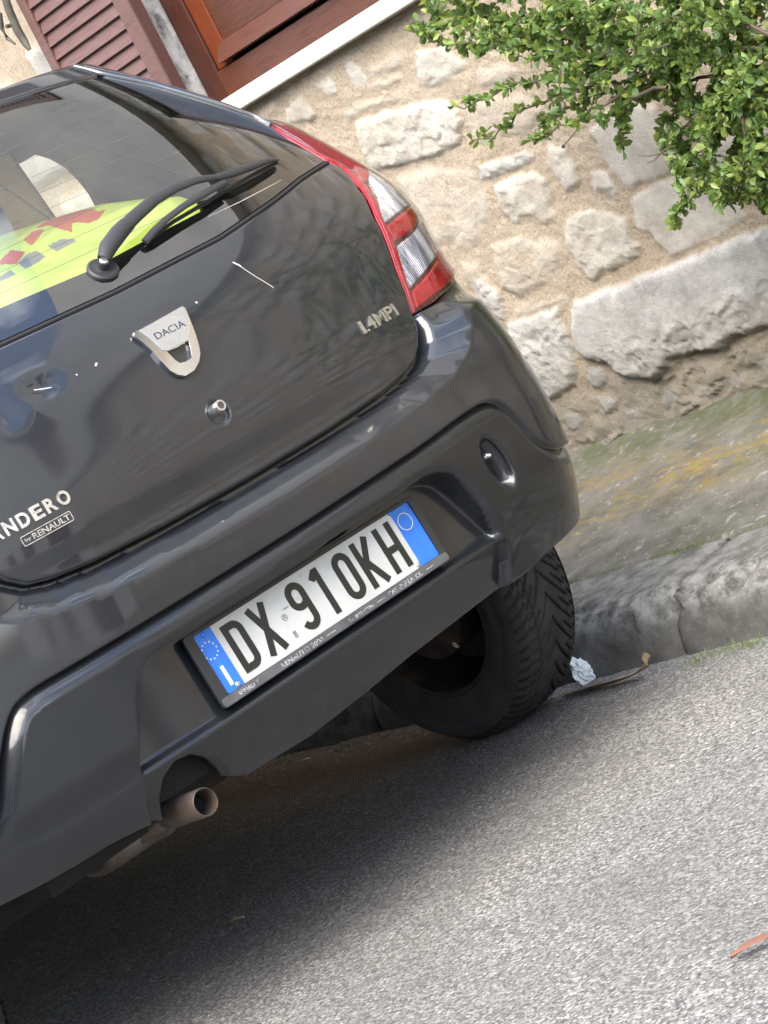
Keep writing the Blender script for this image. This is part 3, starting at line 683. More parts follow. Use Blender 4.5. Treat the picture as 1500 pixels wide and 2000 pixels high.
RB=szp([(755,440),(772,472),(806,450),(812,428),(797,407)])
B1=szp([(775,480),(806,455),(815,436)])+[(.85,1.03),(.93,1.04),(.93,.99)]+szp([(850,500),(822,540),(804,562)])
C1=szp([(806,568),(825,548),(853,505)])+[(.93,.985),(.925,1.0),(.86,.938),(.79,.916)]+szp([(884,541),(815,602)])
for sg in (1,-1):
    f=lambda L:[(a*sg,b) for a,b in L]
    lamp=panel('tail_lamp',f(LO),'lens',car,off=off_lamp,fil=.003,skirt=.0,step=.012,rnd=.006)
    panel('lamp_housing',f(LO),'darkred',lamp,off=lambda s,z:off_lamp(s,z)-.010,fil=.0,skirt=.02,step=.03,rnd=.006)
    for nm,(mm,L) in px.items(): panel('red_lens',f(szp(L)),mm,lamp,off=lambda s,z:off_lamp(s,z)-.003,fil=.002,skirt=.004,step=.015,rnd=.003)
    panel('clear_reflector',f(A1),'reflector',lamp,off=lambda s,z:off_lamp(s,z)-.007,fil=.003,skirt=0,step=.012,rnd=.01)
    panel('red_lens',f(RB),'red',lamp,off=lambda s,z:off_lamp(s,z)-.003,fil=.004,skirt=.004,step=.012,rnd=.008)
    panel('clear_reflector',f(B1),'reflector',lamp,off=lambda s,z:off_lamp(s,z)-.007,fil=.003,skirt=0,step=.012,rnd=.01)
    panel('red_lens',f(C1),'red',lamp,off=lambda s,z:off_lamp(s,z)-.003,fil=.003,skirt=.004,step=.012,rnd=.006)
# ------------------------------------------------ wiper
wp=empty('wiper',tuple(hitB((200,530))));wp.parent=car;wp.matrix_parent_inverse=Matrix.Translation(-car.location)
def gl(pxy,o):
    s,z=SZ([pxy],o*.75)[0];f=lambda s,z:Boff(np.array([s]),np.array([z]),np.array([o]))[0]
    for _ in range(6):
        e=proj(f(s,z))-np.array(pxy);J=np.stack([(proj(f(s+.002,z))-proj(f(s,z)))/.002,(proj(f(s,z+.002))-proj(f(s,z)))/.002],1);d=np.linalg.solve(J,-e);s+=d[0];z+=d[1]
    return f(s,z)
def wobj(mb,n,m,**k):
    o=mb.build(n,m,None,**k);o.parent=wp;o.matrix_parent_inverse=(Matrix.Translation(wp.location)).inverted();return o
p,r_,u_,n_=frame(*SZ([(201,528)])[0])
mb=MB();mb.disc_tube(p,n_,[(-.002,.028),(.004,.028),(.007,.0245),(.005,.012),(.006,.010),(.02,.010)],36,caps=True);wobj(mb,'pivot_washer','plastic',smooth=True)
mb=MB();mb.disc_tube(p,n_,[(.006,.008),(.022,.008),(.024,.006)],20,caps=True);wobj(mb,'spindle','satin',smooth=True)
base=[gl((203,505),.022),gl((212,482),.030),gl((232,455),.034),gl((249,437),.036)]
mb=MB();mb.tube(base,[.012,.0165,.0165,.015],14,flat=.65,up=n_);wobj(mb,'arm_base','plastic',smooth=True)
arm=[gl(q,o) for q,o in (((240,446),.035),((262,424),.036),((300,391),.036),((340,368),.034),((380,353),.031),((410,347),.028),((433,345),.025))]
mb=MB();mb.tube(arm,[.0145,.014,.0125,.0105,.009,.008,.007],14,flat=.5,up=n_);wobj(mb,'arm','plastic',smooth=True)
car_b=[gl(q,o) for q,o in (((425,346),.025),((455,338),.024),((490,326),.022),((520,315),.018),((542,311),.013))]
mb=MB();mb.tube(car_b,[.008,.0095,.009,.0075,.004],12,flat=.6,up=n_);wobj(mb,'blade_carrier','plastic',smooth=True)
yoke=[gl(q,o) for q,o in (((283,472),.010),((300,452),.017),((325,428),.022),((360,402),.024),((400,378),.024),((440,355),.022))]
mb=MB();mb.tube(yoke,[.0075,.0075,.007,.0075,.0085,.007],10,flat=.5,up=n_);wobj(mb,'blade_yoke','plastic',smooth=True)
bl=[gl(q,o) for q,o in (((290,468),.006),((340,432),.007),((400,397),.007),((450,366),.007),((500,338),.007),((540,318),.006))]
mb=MB();mb.tube(bl,[.004]*6,8,flat=.9,up=n_);wobj(mb,'rubber_blade','rubber',smooth=True)
# ------------------------------------------------ badges, lock, lettering
def plane_uv(pts,org,r,u):
    n=np.cross(r,u);out=[]
    for q in pts:
        d=ray(q);k=((org-CAM)@n)/(d@n);w_=CAM+d*k-org;out.append((float(w_@r),float(w_@u)))
    return out
def zoomp(L,ox,oy,sc): return [(ox+a/sc,oy+b/sc) for a,b in L]
p,r_,u_,n_=frame(*SZ([(330,672)])[0],off=.001)
outl=plane_uv(zoomp([(290,415),(420,350),(590,255),(770,155),(800,178),(850,300),(900,430),(932,540),(945,620),(932,700),(885,785),(800,838),(722,825),(650,785),(560,690),(480,600),(400,525),(300,440)],200,570,5),p,r_,u_)
hole=plane_uv(zoomp([(618,600),(720,560),(825,492),(845,560),(862,645),(845,672),(795,702),(742,712),(700,685)],200,570,5),p,r_,u_)
V,Fc=poly2d([resamp(outl,.003),resamp(hole,.002)])
bd=ext2d('maker_badge',V,Fc,'chrome',tail,p,r_,u_,.006)
x=bd.modifiers.new('bevel','BEVEL');x.width=.0022;x.segments=3;x.limit_method='ANGLE'
pl=plane_uv(zoomp([(350,400),(470,335),(600,262),(765,168),(820,260),(843,350),(840,420),(820,490),(720,550),(622,598),(580,588),(480,500),(400,440)],200,570,5),p,r_,u_)
V,Fc=poly2d([resamp(pl,.004)]);o=ext2d('badge_plate',V,Fc,'satin',bd,p+n_*.001,r_,u_,.0072)
x=o.modifiers.new('bevel','BEVEL');x.width=.0012;x.segments=2;x.limit_method='ANGLE'
c=plane_uv(zoomp([(640,395),(470,480),(815,310)],200,570,5),p,r_,u_);MT['navy']=mat('navy_ink',(.03,.035,.07),.4)
ang=math.atan2(c[2][1]-c[1][1],c[2][0]-c[1][0]);rr=r_*math.cos(ang)+u_*math.sin(ang);uu=-r_*math.sin(ang)+u_*math.cos(ang)
text('badge_lettering','DACIA','navy',bd,p+r_*c[0][0]+u_*c[0][1]+n_*.0083,rr,uu,.0125,width=.066,depth=.0003,bold=.004)
p,r_,u_,n_=frame(*SZ([(421,800)])[0]);ax=n_
lk=MB();lk.disc_tube(p-n_*.010,ax,[(0,.0105),(.028,.0105),(.030,.0095),(.0302,.0065),(.0285,.006)],32,caps=True);lk=lk.build('tailgate_lock','satin',tail,smooth=True)
mb=MB();mb.tube([p+n_*.0195+u_*.004,p+n_*.0195-u_*.0045],.0012,6);mb.disc_tube(p+n_*.0186,ax,[(0,.0062),(.0006,.0062)],24,caps=True);mb.build('keyhole','iron',lk)
mb=MB();p0,_,_,_=frame(.004,.903,-.0064);mb.disc_tube(p0,n_,[(.0,.0245),(.0035,.0235),(.0035,.018),(.0,.0165)],40);mb.build('lock_ring','plastic',tail,smooth=True)
s0,zz=SZ([(66,1000)])[0]
def surf_text(name,body,mt,sc_,zc,size,width,depth,bold=.02,parent=tail,off=.0060,**k):
    p,r,u,n=frame(sc_,zc,off);return text(name,body,mt,parent,p,r,u,size,width,depth,bold,**k)
e1=SZ([(131,968)])[0];pitch=.0262
for i,ch in enumerate('ORED'[:4]+'NAS'):
    cs=e1[0]-.0115-pitch*i;surf_text('model_lettering',ch,'letter',cs,.9035,.0235,.0205 if ch!='O' else .0225,.0022,.035)
a,b=SZ([(38,1052)])[0],SZ([(130,1000)])[0];cs=(a[0]+b[0])/2;zc=.8735
p,r,u,n=frame(cs,zc,.0064);w2=.0485;h2=.0085
V,Fc=poly2d([resamp([(-w2,-h2),(w2,-h2),(w2,h2),(-w2,h2)],.003,True,.003),resamp([(-w2+.0015,-h2+.0015),(w2-.0015,-h2+.0015),(w2-.0015,h2-.0015),(-w2+.0015,h2-.0015)],.003,True,.002)])
sb=ext2d('sub_badge',V,Fc,'letter',tail,p,r,u,.0016)
V,Fc=poly2d([resamp([(-w2,-h2),(w2,-h2),(w2,h2),(-w2,h2)],.003,True,.003)]);ext2d('sub_badge_plate',V,Fc,'plastic',sb,p,r,u,.0006)
text('sub_badge_lettering','RENAULT','letter',sb,p+r*.008+n*.0007,r,u,.0098,.072,.0010,.02)
text('sub_badge_lettering','by','letter',sb,p-r*.037+n*.0007,r,u,.0065,.012,.0010,.02)
a,b=SZ([(700,645)])[0],SZ([(771,612)])[0]
chs='1.4MPI';ws=[.006,.004,.014,.021,.016,.005];tot=sum(ws)+.0022*5;scale=(b[0]-a[0])/tot;x0=a[0]
for ch,w_ in zip(chs,ws):
    ww=w_*scale;surf_text('engine_lettering',ch,'letter',x0+ww/2,.9105 if ch!='.' else .901,.0245 if ch!='.' else .005,ww,.0026,.018);x0+=ww+.0022*scale
mb=MB()
for L,w_ in (([(453,512),(466,518),(480,528),(500,541),(520,553),(534,562)],.0011),([(456,513),(470,520)],.003),([(66,762),(82,760),(100,757)],.0014),([(186,715),(189,709)],.003),([(148,731),(151,733)],.0025),([(283,870),(286,873)],.002),([(382,592),(385,590)],.003)):
    v,f=strip(SZ(L),w_,.0005);obj('paint_scratch',v,f,'scratch',tail)
# ------------------------------------------------ number plate
tp=R(7.5);PO=np.array([0,.012,.555]);PU=np.array([0,math.sin(tp),math.cos(tp)]);PR=np.array([1.,0,0]);PN=np.cross(PR,PU)
rect=lambda x0,x1,y0,y1:[(x0,y0),(x1,y0),(x1,y1),(x0,y1)]
V,Fc=poly2d([resamp(rect(-.262,.262,-.052,.057),.02,True,.008)]);plate=ext2d('number_plate',V,Fc,'white_plate',car,PO-PN*.001,PR,PU,.001)
plate['label']='white number plate with blue bands reading DX 910KH'
V,Fc=poly2d([resamp(rect(-.282,.273,-.069,.0635),.02,True,.010),resamp(rect(-.2615,.2595,-.0515,.0565),.02,True,.006)])
fr=ext2d('plate_frame',V,Fc,'plastic',plate,PO,PR,PU,.005);x=fr.modifiers.new('bevel','BEVEL');x.width=.002;x.segments=2;x.limit_method='ANGLE'
V,Fc=poly2d([resamp(rect(-.280,.271,-.0675,-.0525),.02,True,.006)]);lip=ext2d('frame_lip',V,Fc,'frame',plate,PO,PR,PU,.0062);x=lip.modifiers.new('bevel','BEVEL');x.width=.0015;x.segments=2;x.limit_method='ANGLE'
V,Fc=poly2d([resamp(rect(-.280,.271,-.067,.062),.02,True,.012)]);ext2d('mounting_plate',V,Fc,'plastic',plate,PO-PN*.004,PR,PU,.002)
for nm,x0,x1 in (('blue_band',-.262,-.2215),('blue_band',.213,.262)):
    V,Fc=poly2d([resamp(rect(x0,x1,-.0515,.0565),.02,True,.0)]);ext2d(nm,V,Fc,'blue',plate,PO,PR,PU,.0004)
def stroke(pts,t,closed=False):                    # polygon loops for a pen stroke
    P=np.array(pts,float);n=len(P);Lf=[];Rt=[]
    for i in range(n):
        a=P[(i-1)%n] if (closed or i>0) else P[i];b=P[(i+1)%n] if (closed or i<n-1) else P[i]
        if closed or 0<i<n-1:
            d1=(P[i]-a)/np.linalg.norm(P[i]-a);d2=(b-P[i])/np.linalg.norm(b-P[i]);m_=d1+d2;m_/=np.linalg.norm(m_);k=1/max(.35,m_@d1)
        else: m_=(b-a)/np.linalg.norm(b-a);k=1
        q=np.array([-m_[1],m_[0]])*t/2*k;Lf.append(P[i]+q);Rt.append(P[i]-q)
    return [Lf,Rt[::-1]] if closed else [Lf+Rt[::-1]]
def arcp(cx,cy,rx,ry,a0,a1,n=10): return [(cx+rx*math.cos(R(a)),cy+ry*math.sin(R(a))) for a in np.linspace(a0,a1,n)]
Hh=.087;y0p=-.0405;T=.0125
def glyph(ch,x0,x1):
    w_=x1-x0;h=Hh;t=T/2;S_=[]
    if ch=='D': S_=[([(t,t),(t,h-t)]+arcp(w_-.019,h-t-.0135,.019-t,.0135,90,0,7)+arcp(w_-.019,t+.0135,.019-t,.0135,0,-90,7),True)]
    if ch=='0': S_=[(arcp(w_/2,h-t-.015,w_/2-t,.015,180,0,12)+arcp(w_/2,t+.015,w_/2-t,.015,0,-180,12),True)]
    if ch=='X': S_=[([(t,0),(w_-t,h)],False),([(t,h),(w_-t,0)],False)]
    if ch=='1': S_=[([(w_-t,0),(w_-t,h)],False),([(w_-t*1.2,h-.004),(.0015,h-.017)],False)]
    if ch=='H': S_=[([(t,0),(t,h)],False),([(w_-t,0),(w_-t,h)],False),([(t,h*.47),(w_-t,h*.47)],False)]
    if ch=='K': S_=[([(t,0),(t,h)],False),([(w_-t*.9,h),(t+.003,h*.40)],False),([(t+.008,h*.56),(w_-t*.8,0)],False)]
    if ch=='9': S_=[(arcp(w_/2,h-t-.0145,w_/2-t,.0145,0,180,12)+arcp(w_/2,h-.043+.012,w_/2-t,.013,180,360,12),True),([(w_-t,h-.02)]+arcp(w_/2,t+.015,w_/2-t,.015,0,-160,12),False)]
    return S_
for k,(ch,x0,x1) in enumerate((('D',-.208,-.1665),('X',-.152,-.108),('9',-.0655,-.0245),('1',-.004,.0185),('0',.048,.089),('K',.1005,.1435),('H',.158,.2005))):
    VV=[];FF=[]
    for j,(pts,cl) in enumerate(glyph(ch,x0,x1)):
        lp=[[(a+x0,b+y0p) for a,b in L] for L in stroke(pts,T,cl)]
        if cl and abs(sum(lp[0][i][0]*lp[0][(i+1)%len(lp[0])][1]-lp[0][(i+1)%len(lp[0])][0]*lp[0][i][1] for i in range(len(lp[0]))))<abs(sum(lp[1][i][0]*lp[1][(i+1)%len(lp[1])][1]-lp[1][(i+1)%len(lp[1])][0]*lp[1][i][1] for i in range(len(lp[1])))): lp=lp[::-1]
        V,Fc=poly2d(lp);b=len(VV);VV+=list(V);FF+=[tuple(b+i for i in f) for f in Fc]
        if j==0: o=None
        ext2d('plate_letter',V,Fc,'plate_black',plate,PO,PR,PU,.0009+.00012*j)
mk=lambda nm,loops,m,d=.0012:ext2d(nm,*poly2d(loops),m,plate,PO,PR,PU,d)
mk('country_letter',[rect(-.2462,-.2395,-.042,-.007)],'white_mark')
for i in range(12):
    a=2*math.pi*i/12;cx=-.2455+.0145*math.cos(a);cy=.0235+.0145*math.sin(a)
    star=[(cx+(.0019 if j%2==0 else .0008)*math.sin(math.pi*j/5),cy+(.0019 if j%2==0 else .0008)*math.cos(math.pi*j/5)) for j in range(10)]
    mk('plate_star',[star[::-1]],'white_mark' if i%3 else 'yellow_mark')
circ=lambda cx,cy,r_,n=40:[(cx+r_*math.cos(2*math.pi*i/n),cy+r_*math.sin(2*math.pi*i/n)) for i in range(n)]
mk('ring_mark',[circ(.2335,.029,.0158),circ(.2335,.029,.0148)],'yellow_mark')
mk('stamp_mark',[circ(-.088,.003,.0055,20),circ(-.088,.003,.0047,20)],'plate_mark');mk('stamp_mark',[[(-.0905,.001),(-.0875,.007),(-.0855,.001),(-.088,.0035)]],'plate_mark')
mk('stamp_mark',[[(-.090,-.024),(-.084,-.024),(-.084,-.036),(-.086,-.036),(-.086,-.030),(-.088,-.030),(-.088,-.036),(-.090,-.036)]],'plate_mark')
mk('stamp_mark',[rect(-.082,-.070,.0145,.0165),rect(-.0815,-.0705,.0148,.0161)],'plate_mark')
for sx,sy in ((-.2405,.0505),(-.234,-.046),(.214,.0555),(.2075,-.0455)):
    mb=MB();mb.disc_tube(PO+PR*sx+PU*sy,PN,[(0,.0048),(.002,.0045),(.003,.003)],16,caps=True);mb.build('plate_screw','blue' if sy>0 else 'satin',plate,smooth=True)
yt=-.0605
text('frame_lettering','RENAULT','frame_text',fr,PO+PR*-.222+PU*yt+PN*.0063,PR,PU,.0075,.044,.0003,.0)
text('frame_lettering','RENAUTO 2000','frame_text',fr,PO+PR*-.098+PU*yt+PN*.0063,PR,PU,.0078,.098,.0003,.0)
text('frame_lettering','Tel. 0823 497744','frame_text',fr,PO+PR*.046+PU*yt+PN*.0063,PR,PU,.0058,.062,.0003,.0)
text('frame_lettering','CASAPULLA .CE.','frame_text',fr,PO+PR*.158+PU*yt+PN*.0063,PR,PU,.0075,.086,.0003,.0)
for a,b in ((-.040,-.018),(.085,.106),(.213,.236)): ext2d('frame_line',*poly2d([rect(a,b,yt-.0006,yt+.0006)]),'frame_text',fr,PO+PN*.0063,PR,PU,.0003)
# tow eye
s,z=OV;p,r_,u_,n_=frame(s,z,.02)
mb=MB();mb.tube([p-n_*.02+u_*.008-r_*.012,p+n_*.004+u_*.016-r_*.002,p+n_*.018+u_*.018+r_*.006,p+n_*.024+u_*.016+r_*.010],[.008,.0085,.009,.005],12,flat=.7);mb.build('towing_eye','satin',bump_low,smooth=True)
# ------------------------------------------------ exhaust
ex=MB();c0=hit((402,1566),1,.0);c1=hit((330,1592),1,.13);c2=hit((300,1612),1,.17);c3=hit((262,1632),1,.21);c4=hit((235,1640),1,.28)
d=(c0-c1)/np.linalg.norm(c0-c1)
n=28;prof=[]
a=np.cross(d,(0,0,1));a/=np.linalg.norm(a);b=np.cross(a,d)
rings=[(c0-d*.05,.0205),(c0-d*.002,.0205),(c0,.0215),(c0-d*.003,.0235),(c1,.0235)]
V=[]
for c,rr in rings:
    for k in range(n):
        th=2*math.pi*k/n;V.append(c+(a*math.cos(th)+b*math.sin(th))*rr)
ex.add(V,[(i*n+k,i*n+(k+1)%n,(i+1)*n+(k+1)%n,(i+1)*n+k) for i in range(len(rings)-1) for k in range(n)])
ex.tube([c1,c2,c3,c4],[.0225,.021,.019,.019],20,caps=False)
exo=ex.build('exhaust_pipe','exhaust',car,smooth=True)
mb=MB();mb.disc_tube(c0-d*.045,d,[(0,.0204),(.001,.0204)],28,caps=True);mb.build('bore_dark','hollow',exo)  # black disc added inside the pipe to stand for its dark depth
mc=hit((268,1682),1,.27)+np.array([-.02,0,.080]);mb=MB();V=[]
for i,(x,sc_) in enumerate(((-.065,.8),(-.055,.97),(-.02,1.0),(.065,1),(.07,1.06),(.08,1.06),(.085,.93),(.098,.75))):
    for k in range(40):
        th=2*math.pi*k/40;V.append((mc[0]+x,mc[1]+.10*sc_*math.cos(th),mc[2]+.068*sc_*math.sin(th)))
mb.add(V,[(i*40+k,i*40+(k+1)%40,(i+1)*40+(k+1)%40,(i+1)*40+k) for i in range(7) for k in range(40)]+[tuple(range(40))[::-1],tuple(280+k for k in range(40))]);mb.build('muffler','muffler',car,smooth=True)
mb=MB();mb.tube([mc+np.array([-.05,.05,.03]),mc+np.array([-.03,.5,.05]),mc+np.array([.1,1.2,.05])],.022,16);mb.build('front_pipe','exhaust',car,smooth=True)
# ribbed rubber gaiter seen through the cut-out
mb=MB();c=hit((365,1500),1,.16);mb.disc_tube(c+np.array([.05,0,.05]),(0,0,1),[( .0+.007*i,.05+(.004 if i%2 else 0)) for i in range(22)],32);mb.build('ribbed_shield','plastic',car,smooth=False)
# ------------------------------------------------ wheels
def make_wheel(xc,yc,sg):
    whl=empty('wheel',(xc,yc,.311));whl.parent=car;whl.matrix_parent_inverse=Matrix.Translation(-car.location)
    nt_=1152;xs=np.concatenate([np.linspace(-.0925,-.072,5),np.linspace(-.070,.070,56),np.linspace(.072,.0925,5)])
    TH=np.linspace(0,2*np.pi,nt_,endpoint=False)
    X,A=np.meshgrid(xs,TH);ax=np.abs(X)
    rad=.311-.010*(np.clip(ax-.02,0,1)/.06)**2-.022*(np.clip(ax-.070,0,1)/.0225)**1.6
    pit=2*np.pi/72
    ph=(A-(.36*(ax/.08)**.75))/pit              # directional sweep
    row=np.where(ax<.030,0,np.where(ax<.062,1,2))
    ph2=ph*np.where(row==0,.5,1)+np.where(row==2,.5,0)
    fr_=np.abs(ph2-np.round(ph2));wg=np.where(row==0,.09,.13)
    g=1-sm(wg*.6,wg*1.3,fr_)
    sip=1-sm(.02,.04,np.abs((ph2*3+.5)%1-.5)); 
    circ_=np.maximum(1-sm(.0011,.0022,np.abs(ax-.047)),np.maximum(1-sm(.0006,.0014,np.abs(ax-.0)),1-sm(.0008,.0016,np.abs(ax-.068))*1))
    dep=np.maximum(.007*g,np.maximum(.005*circ_*(ax<.066),.0016*sip*(row>0)))*(1-sm(.084,.0925,ax))
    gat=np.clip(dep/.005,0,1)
    rad=rad-dep
    V=np.stack([X,rad*np.cos(A),rad*np.sin(A)],-1).reshape(-1,3);m_=len(xs)
    V=list(V);Fc=[(i*m_+k,i*m_+k+1,((i+1)%nt_)*m_+k+1,((i+1)%nt_)*m_+k) for i in range(nt_) for k in range(m_-1)]
    # sidewalls
    for e,idx in ((-1,0),(1,m_-1)):
        prof=[(.0925,.2870),(.0955,.275),(.0968,.262),(.0960,.2600),(.0985,.245),(.099,.235),(.0965,.222),(.090,.207),(.0895,.2045),(.084,.197),(.080,.190)]
        nn=96;b=len(V)
        for x_,r_2 in prof:
            for k in range(nn):
                th=2*np.pi*k/nn;V.append(np.array([e*x_,r_2*math.cos(th),r_2*math.sin(th)]))
        Fc+=[(b+i*nn+k,b+i*nn+(k+1)%nn,b+(i+1)*nn+(k+1)%nn,b+(i+1)*nn+k) for i in range(len(prof)-1) for k in range(nn)]
        # shoulder ring join
        st=nt_//nn
        for k in range(nn):
            for j in range(st): Fc.append((((k*st+j))*m_+idx,((k*st+j+1)%nt_)*m_+idx,b+(k+1)%nn if j>=st//2 else b+k)) 
            Fc.append((b+k,b+(k+1)%nn,((k*st+st//2)%nt_)*m_+idx))
    V=np.array(V)*[sg,1,1];ty=obj('tyre',V,Fc,'tyre',None,True);ty.parent=whl;fattr(ty,'groove_shade',np.concatenate([gat.ravel(),np.zeros(len(V)-gat.size)]))
    mb=MB();mb.disc_tube((0,0,0),(1,0,0),[(-.086,.196),(-.084,.203),(-.078,.200),(-.074,.188),(-.06,.183),(-.02,.180),(.0,.165),(.03,.160),(.035,.13),(.02,.08),(.015,.05),(.03,.045),(.03,.0)],64)
    mb.v=[(x*sg,y,z) for x,y,z in mb.v];rm=mb.build('rim','steel',None,smooth=True);rm.parent=whl
    mb=MB();mb.disc_tube((0,0,0),(1,0,0),[(-.075,.0),(-.075,.095),(-.07,.115),(-.02,.118),(-.01,.10)],48);mb.v=[(x*sg,y,z) for x,y,z in mb.v];dr=mb.build('brake_drum','steel',None,smooth=True);dr.parent=whl
    return whl
w1=make_wheel(.748,WY,1)
# pale balance weight inside the wheel
mb=MB()
c=np.array([-.075,-.065,-.093]);mb.add([c+np.array(q)*.001 for q in ((0,-9,-5),(0,-3,6),(0,7,8),(0,9,0),(0,2,-6))],[(0,1,2,3,4)])
gr=mb.build('balance_weight','scratch',None);gr.parent=w1
for xc,yc,sg in ((-.765,WY,-1),(.735,3.188,1),(-.735,3.188,-1)):
    e=w1.copy();COL.objects.link(e);e.location=(xc,yc,.311);e.rotation_euler=(0,0,0 if sg>0 else math.pi)
    for ch in w1.children:
        c_=ch.copy();COL.objects.link(c_);c_.parent=e
mb=MB();mb.tube([(-.66,WY,.30),(.66,WY,.30)],.035,16);mb.box((-.60,.45,.30),(-.50,.95,.36));mb.box((.50,.45,.30),(.60,.95,.36));mb.build('rear_axle','dark',car)
mb=MB();mb.tube([(.52,.30,.56),(.55,.55,.33)],.028,16);mb.build('damper','dark',car)
# ------------------------------------------------ things in the boot window
bot=[(-200,700),(-80,655),(0,608),(90,566),(180,522),(290,470),(345,440),(392,420)];top=[(-200,520),(-60,480),(30,450),(110,425),(200,398),(290,388),(345,388),(394,403)]
B_=[hit(q,1,.27) for q in bot];T_=[hit(q,1,.62) for q in top]
for q in B_: q[2]-=.03
nu,nv=320,120;V=[]
tb=np.linspace(0,1,len(bot));U_=np.linspace(0,1,nu);VV_=np.linspace(0,1,nv)
Ba=np.array([[np.interp(u,tb,[q[i] for q in B_]) for i in range(3)] for u in U_]);Ta=np.array([[np.interp(u,tb,[q[i] for q in T_]) for i in range(3)] for u in U_])
for j,v in enumerate(VV_):
    for i,u in enumerate(U_):
        q=Ba[i]*(1-v)+Ta[i]*v;q=q.copy();q[2]+=.020*math.sin(v*math.pi)+.012*math.sin(u*13+v*7+2*math.sin(u*5))*math.sin(v*3.1)+.007*math.sin(u*23-v*13+3*math.sin(v*4))*math.sin(v*3.1);V.append(q)
Fc=[(j*nu+i,j*nu+i+1,(j+1)*nu+i+1,(j+1)*nu+i) for j in range(nv-1) for i in range(nu-1)]
C=np.array([np.mean([V[i] for i in f],0) for f in Fc]);pc=proj(C)
zz=lambda L:[(a/3.3333,150+b/3.3333) for a,b in L]
reds=[zz(L) for L in ([(-60,1240),(0,1195),(75,1125),(165,1140),(110,1220),(0,1222)],[(150,1060),(215,1005),(290,990),(250,1050),(205,1100)],[(220,990),(320,930),(400,905),(540,865),(600,855),(640,880),(690,860),(640,930),(580,955),(520,950),(470,950),(470,1010),(400,995),(330,970),(300,970)])]
greys=[zz(L) for L in ([(310,1100),(400,1055),(480,1055),(500,1070),(430,1105),(370,1140)],[(115,1215),(180,1150),(240,1135),(300,1170),(240,1215),(165,1250)],[(-40,1320),(0,1300),(65,1255),(105,1285),(0,1335)])]
mi=np.zeros(len(Fc),int)
for L in reds: mi[inside(pc,L)]=1
for L in greys: mi[inside(pc,L)]=2
v_=obj('safety_vest',V,Fc,['vest','vest_red','vest_grey'],None,True,mi=mi);tag(v_,'crumpled yellow-green high-visibility vest with red and grey checks, behind the rear window of the car','vest')
sol=v_.modifiers.new('thick','SOLIDIFY');sol.thickness=.004
q0=hit((22,300),1,.88);q1=hit((128,432),1,.88);ql=hit((-150,395),1,.88);q2=q1+np.array([.03,0,-.25])
bx=empty('cardboard_box',(0.1,1.0,1.09),label='brown cardboard box standing on its edge behind the rear window, left of the stone view',cat='box')
def board(name,P,th,m='card'):
    P=[np.array(p_,float) for p_ in P];n=np.cross(P[1]-P[0],P[3]-P[0]);n/=np.linalg.norm(n);Q=[p_+n*th for p_ in P]
    o=obj(name,P+Q,[(3,2,1,0),(4,5,6,7),(0,1,5,4),(1,2,6,5),(2,3,7,6),(3,0,4,7)],m,bx,False);return o
L0=q0+np.array([-.62,0,.03]);board('front_board',[q0,L0,np.array([q1[0]-.72,.88,1.09]),np.array([q1[0]+.03,.88,1.09])],-.006)
dv=np.array([0,.055,0]);board('side_board',[q0,q0+dv,np.array([q1[0]+.03,.935,1.09]),np.array([q1[0]+.03,.88,1.09])],.006)
t0=hit((0,360),1,.872);t1=hit((95,425),1,.872);mb=MB();mb.tube([t0+np.array([-.25,0,.12]),t0,t1,t1+np.array([.03,0,-.05])],.0012,6);mb.build('board_crease','interior',bx)
# ================================================================== street
def vnoise(x,y,seed=0):
    xi=np.floor(x).astype(np.int64);yi=np.floor(y).astype(np.int64);fx=x-xi;fy=y-yi
    def h(a,b):
        n=(a*374761393+b*668265263+seed*982451653)&0x7fffffff;n=((n^(n>>13))*1274126177)&0x7fffffff;return ((n^(n>>16))&0xffff)/65535.
    u=fx*fx*(3-2*fx);v=fy*fy*(3-2*fy)
    return (h(xi,yi)*(1-u)+h(xi+1,yi)*u)*(1-v)+(h(xi,yi+1)*(1-u)+h(xi+1,yi+1)*u)*v
def fbm(x,y,seed=0,o=4):
    t=0;a=.5
    for i in range(o): t=t+a*vnoise(x*2**i,y*2**i,seed+i);a*=.5
    return t
def facets(x,y,sc,seed=0):                          # chipped planes: each cell a randomly tilted facet
    X=x/sc;Y=y/sc;xi=np.floor(X).astype(np.int64);yi=np.floor(Y).astype(np.int64);best=np.full(x.shape,1e9);out=np.zeros(x.shape)
    def h(a,b,k):
        n=(a*374761393+b*668265263+(seed+k)*982451653)&0x7fffffff;n=((n^(n>>13))*1274126177)&0x7fffffff;return ((n^(n>>16))&0xffff)/65535.
    for dx in (-1,0,1):
        for dy in (-1,0,1):
            a=xi+dx;b=yi+dy;px_=a+h(a,b,1);py_=b+h(a,b,2);d=(X-px_)**2+(Y-py_)**2
            v=h(a,b,3)+(h(a,b,4)-.5)*1.6*(X-px_)+(h(a,b,5)-.5)*1.6*(Y-py_);m_=d<best;best=np.where(m_,d,best);out=np.where(m_,v,out)
    return out
WB=2.05
def wyz(px): p=hitw(px,WB);return (float(p[1]),float(p[2]))
z2=lambda L:[(700+a/1.875,b/1.875) for a,b in L]
z4=lambda L:[(700+a/1.875,500+b/1.875) for a,b in L]
z1_=lambda L:[(a/2,b/2) for a,b in L]
